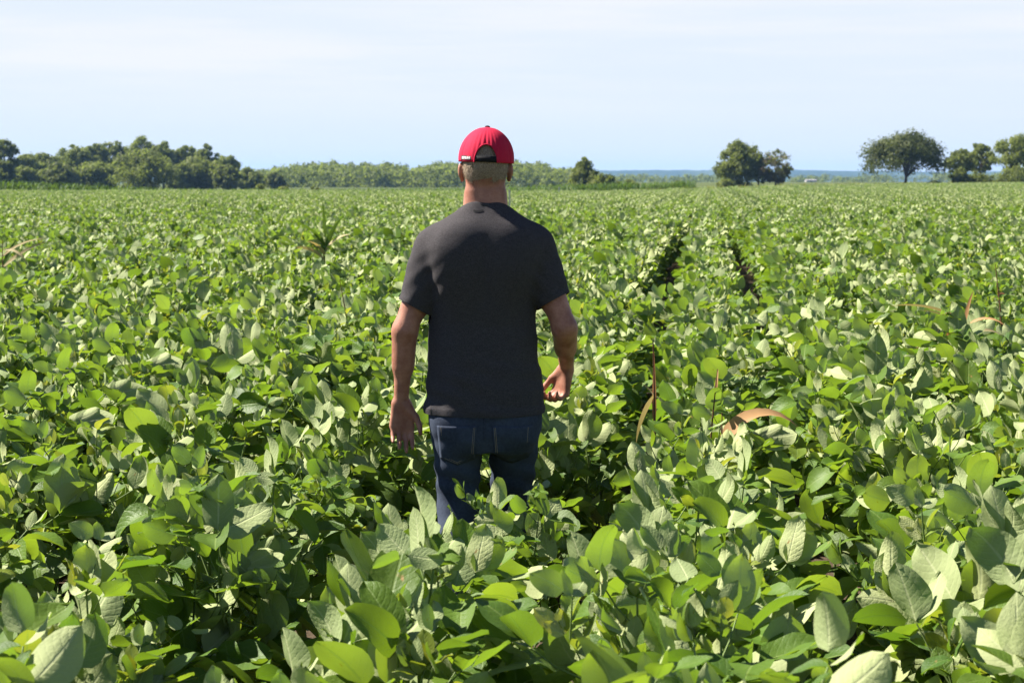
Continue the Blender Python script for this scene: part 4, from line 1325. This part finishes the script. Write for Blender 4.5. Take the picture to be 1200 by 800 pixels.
for i in range(NB + 1):
    a = -1.15 + 2.3 * i / NB
    for j in range(7):
        f = j / 6
        x = math.sin(a) * HA * (1 - .04 * f); y = HB * math.cos(a) + f * .075 * math.cos(a * 1.05) ** .7
        Vb.append((x, y, CZ + .004 - .020 * (x / HA) ** 2 - .014 * f))
for i in range(NB):
    for j in range(6): a = i * 7 + j; Fb.append((a, a + 1, a + 8, a + 7))
br = link('brim', mesh_from('brim', np.array(Vb), np.array(Fb), M_cap), cap); s_ = br.modifiers.new('thick', 'SOLIDIFY'); s_.thickness = .004; s_.offset = 0
# woven tag low on the left of the back: black edge, grey field with pale lettering strokes
def on_cap(x, z, off):
    f = (z - CZ) / (CTOP - CZ); k = max(0, 1 - f ** 2.15) ** .5
    return (x, -HB * math.sqrt(max(0.0, 1 - (x / HA / k) ** 2)) * k - off, z)
def cap_patch(nm, x0, x1, z0, z1, off, mt, par):
    Vp = [on_cap(x0 + (x1 - x0) * i / 8, z0 + (z1 - z0) * j / 2, off) for j in range(3) for i in range(9)]
    Fp = [(j * 9 + i, j * 9 + i + 1, j * 9 + i + 10, j * 9 + i + 9) for j in range(2) for i in range(8)]
    return link(nm, mesh_from(nm, np.array(Vp), np.array(Fp), mt), par)
M_tag = simple('tag_grey', (0.32, 0.27, 0.27), .8, .2, .1, 300); M_thread = simple('tag_thread', (0.75, 0.72, 0.70), .8, .2, .1, 300)
tg = cap_patch('tag', -.087, -.051, CZ + .0065, CZ + .0215, .0032, M_black, cap)
cap_patch('tag_field', -.0845, -.0535, CZ + .009, CZ + .019, .0042, M_tag, tg)
for i, (a, b, c, d_) in enumerate([(-.082, -.080, .0105, .0175), (-.0785, -.0765, .0105, .0175), (-.0765, -.0735, .0155, .0175), (-.0715, -.0695, .0105, .0175), (-.0695, -.0665, .0105, .0125), (-.0645, -.0625, .0105, .0175), (-.0625, -.0595, .0130, .0150), (-.0575, -.0555, .0105, .0175)]):
    cap_patch('lettering', a, b, CZ + c, CZ + d_, .0050, M_thread, tg)
for ex in (-.040, .040):
    ex_, ey_, ez_ = on_cap(ex, CZ + .082, 0)
    G = Grid((ex_ - .008, ey_ - .008, ez_ - .008), (ex_ + .008, ey_ + .008, ez_ + .008), .001); G.ball((ex_, ey_, ez_), (.0032, .0022, .0032)); V, F = G.surface(1)
    link('eyelet', mesh_from('eyelet', V, F, M_black), cap)
cap.rotation_euler = (0, R(2.2), 0)
cap.location = (0.002 - 1.70 * math.sin(R(2.2)), .005, 1.70 * (1 - math.cos(R(2.2))))


# ------------------------------------------------------------------ haze, sky, sun, camera
Vb, Fb = boxm(-7400, 7400, -120, 7300, -3.5, 60)
t = NT('haze'); pv = t.n('ShaderNodeVolumePrincipled')
pv.inputs['Color'].default_value = (0.32, 0.58, 1.0, 1); pv.inputs['Density'].default_value = 0.00010; pv.inputs['Anisotropy'].default_value = 0.1
t.l(pv.outputs[0], t.out.inputs['Volume'])
hz = link('haze', mesh_from('haze', Vb, Fb, t.m, False)); tag(hz, 'thin blue summer haze over the plain', 'haze', kind='stuff')

SKY_R, SKY_G, SKY_B = 5.42, 5.9, 6.55
SUN_EL, SUN_AZ = R(47), R(-72)          # azimuth from +Y, clockwise
sd = Vector((math.sin(SUN_AZ) * math.cos(SUN_EL), math.cos(SUN_AZ) * math.cos(SUN_EL), math.sin(SUN_EL)))
w = bpy.data.worlds.new('World'); scene.world = w; w.use_nodes = True
nt = w.node_tree; nt.nodes.clear()
wo_ = nt.nodes.new('ShaderNodeOutputWorld'); bg = nt.nodes.new('ShaderNodeBackground'); sk = nt.nodes.new('ShaderNodeTexSky')
sk.sky_type = 'NISHITA'; sk.sun_disc = False; sk.sun_elevation = SUN_EL; sk.sun_rotation = SUN_AZ
sk.air_density = 0.65; sk.dust_density = 0.2; sk.ozone_density = 2.5
def wn(typ, **kw):
    x = nt.nodes.new(typ)
    for k, v in kw.items(): setattr(x, k, v)
    return x
tc = wn('ShaderNodeTexCoord'); sz = wn('ShaderNodeSeparateXYZ'); nt.links.new(tc.outputs['Generated'], sz.inputs[0])
el = wn('ShaderNodeMapRange', interpolation_type='SMOOTHSTEP'); nt.links.new(sz.outputs[2], el.inputs[0])
el.inputs[1].default_value = .09; el.inputs[2].default_value = .17; el.inputs[3].default_value = 1; el.inputs[4].default_value = 0
hzm = wn('ShaderNodeMix', data_type='RGBA'); hzm.inputs[7].default_value = (SKY_R, SKY_G, SKY_B, 1)       # bright summer haze low in the sky
nt.links.new(el.outputs[0], hzm.inputs[0]); nt.links.new(sk.outputs[0], hzm.inputs[6])
mp = wn('ShaderNodeMapping'); mp.inputs['Scale'].default_value = (2.0, 2.0, 30); mp.inputs['Rotation'].default_value = (0, R(2), 0)
no = wn('ShaderNodeTexNoise'); no.inputs['Scale'].default_value = 1.5; no.inputs['Detail'].default_value = 7; no.inputs['Roughness'].default_value = .6
mr = wn('ShaderNodeMapRange', interpolation_type='SMOOTHSTEP'); mr.inputs[1].default_value = .36; mr.inputs[2].default_value = .66; mr.inputs[4].default_value = .65
cl = wn('ShaderNodeMapRange'); cl.inputs[1].default_value = .025; cl.inputs[2].default_value = .055; nt.links.new(sz.outputs[2], cl.inputs[0])
mu = wn('ShaderNodeMath', operation='MULTIPLY'); mu2 = wn('ShaderNodeMath', operation='MULTIPLY'); nt.links.new(mr.outputs[0], mu.inputs[0]); nt.links.new(cl.outputs[0], mu.inputs[1])
nt.links.new(mu.outputs[0], mu2.inputs[0]); nt.links.new(el.outputs[0], mu2.inputs[1])
mxw = wn('ShaderNodeMix', data_type='RGBA'); mxw.inputs[7].default_value = (SKY_B * 1.0, SKY_B * .985, SKY_B * 1.06, 1)      # thin cirrus
nt.links.new(tc.outputs['Generated'], mp.inputs[0]); nt.links.new(mp.outputs[0], no.inputs['Vector']); nt.links.new(no.outputs['Fac'], mr.inputs[0])
nt.links.new(mu2.outputs[0], mxw.inputs[0]); nt.links.new(hzm.outputs[2], mxw.inputs[6]); nt.links.new(mxw.outputs[2], bg.inputs[0])
bg.inputs[1].default_value = 0.05
nt.links.new(bg.outputs[0], wo_.inputs[0])

sl = bpy.data.lights.new('sun', 'SUN'); sl.energy = 5.0; sl.angle = R(.53); sl.color = (1, .945, .85)
so_ = bpy.data.objects.new('sun', sl); C.objects.link(so_); so_.rotation_euler = sd.to_track_quat('Z', 'Y').to_euler(); so_.location = (-20, 5, 40)

cam = bpy.data.cameras.new('camera'); cam.sensor_width = 36; cam.lens = FPX / 1200 * 36; cam.clip_start = .1; cam.clip_end = 16000
cam.dof.use_dof = True; cam.dof.focus_distance = 6.6; cam.dof.aperture_fstop = 11
cam_o = bpy.data.objects.new('camera', cam); C.objects.link(cam_o)
cam_o.location = (0, 0, CAM_Z); cam_o.rotation_euler = (math.pi / 2 - PITCH, 0, 0)
scene.camera = cam_o

vs = scene.view_settings; vs.view_transform = 'Standard'; vs.look = 'None'; vs.gamma = 1; vs.use_curve_mapping = False; vs.exposure = 1.6
cy = scene.cycles
cy.max_bounces = 7; cy.diffuse_bounces = 1; cy.glossy_bounces = 2; cy.transmission_bounces = 5; cy.volume_bounces = 0; cy.transparent_max_bounces = 4
cy.use_denoising = True; cy.sample_clamp_indirect = 6; cy.volume_step_rate = 10
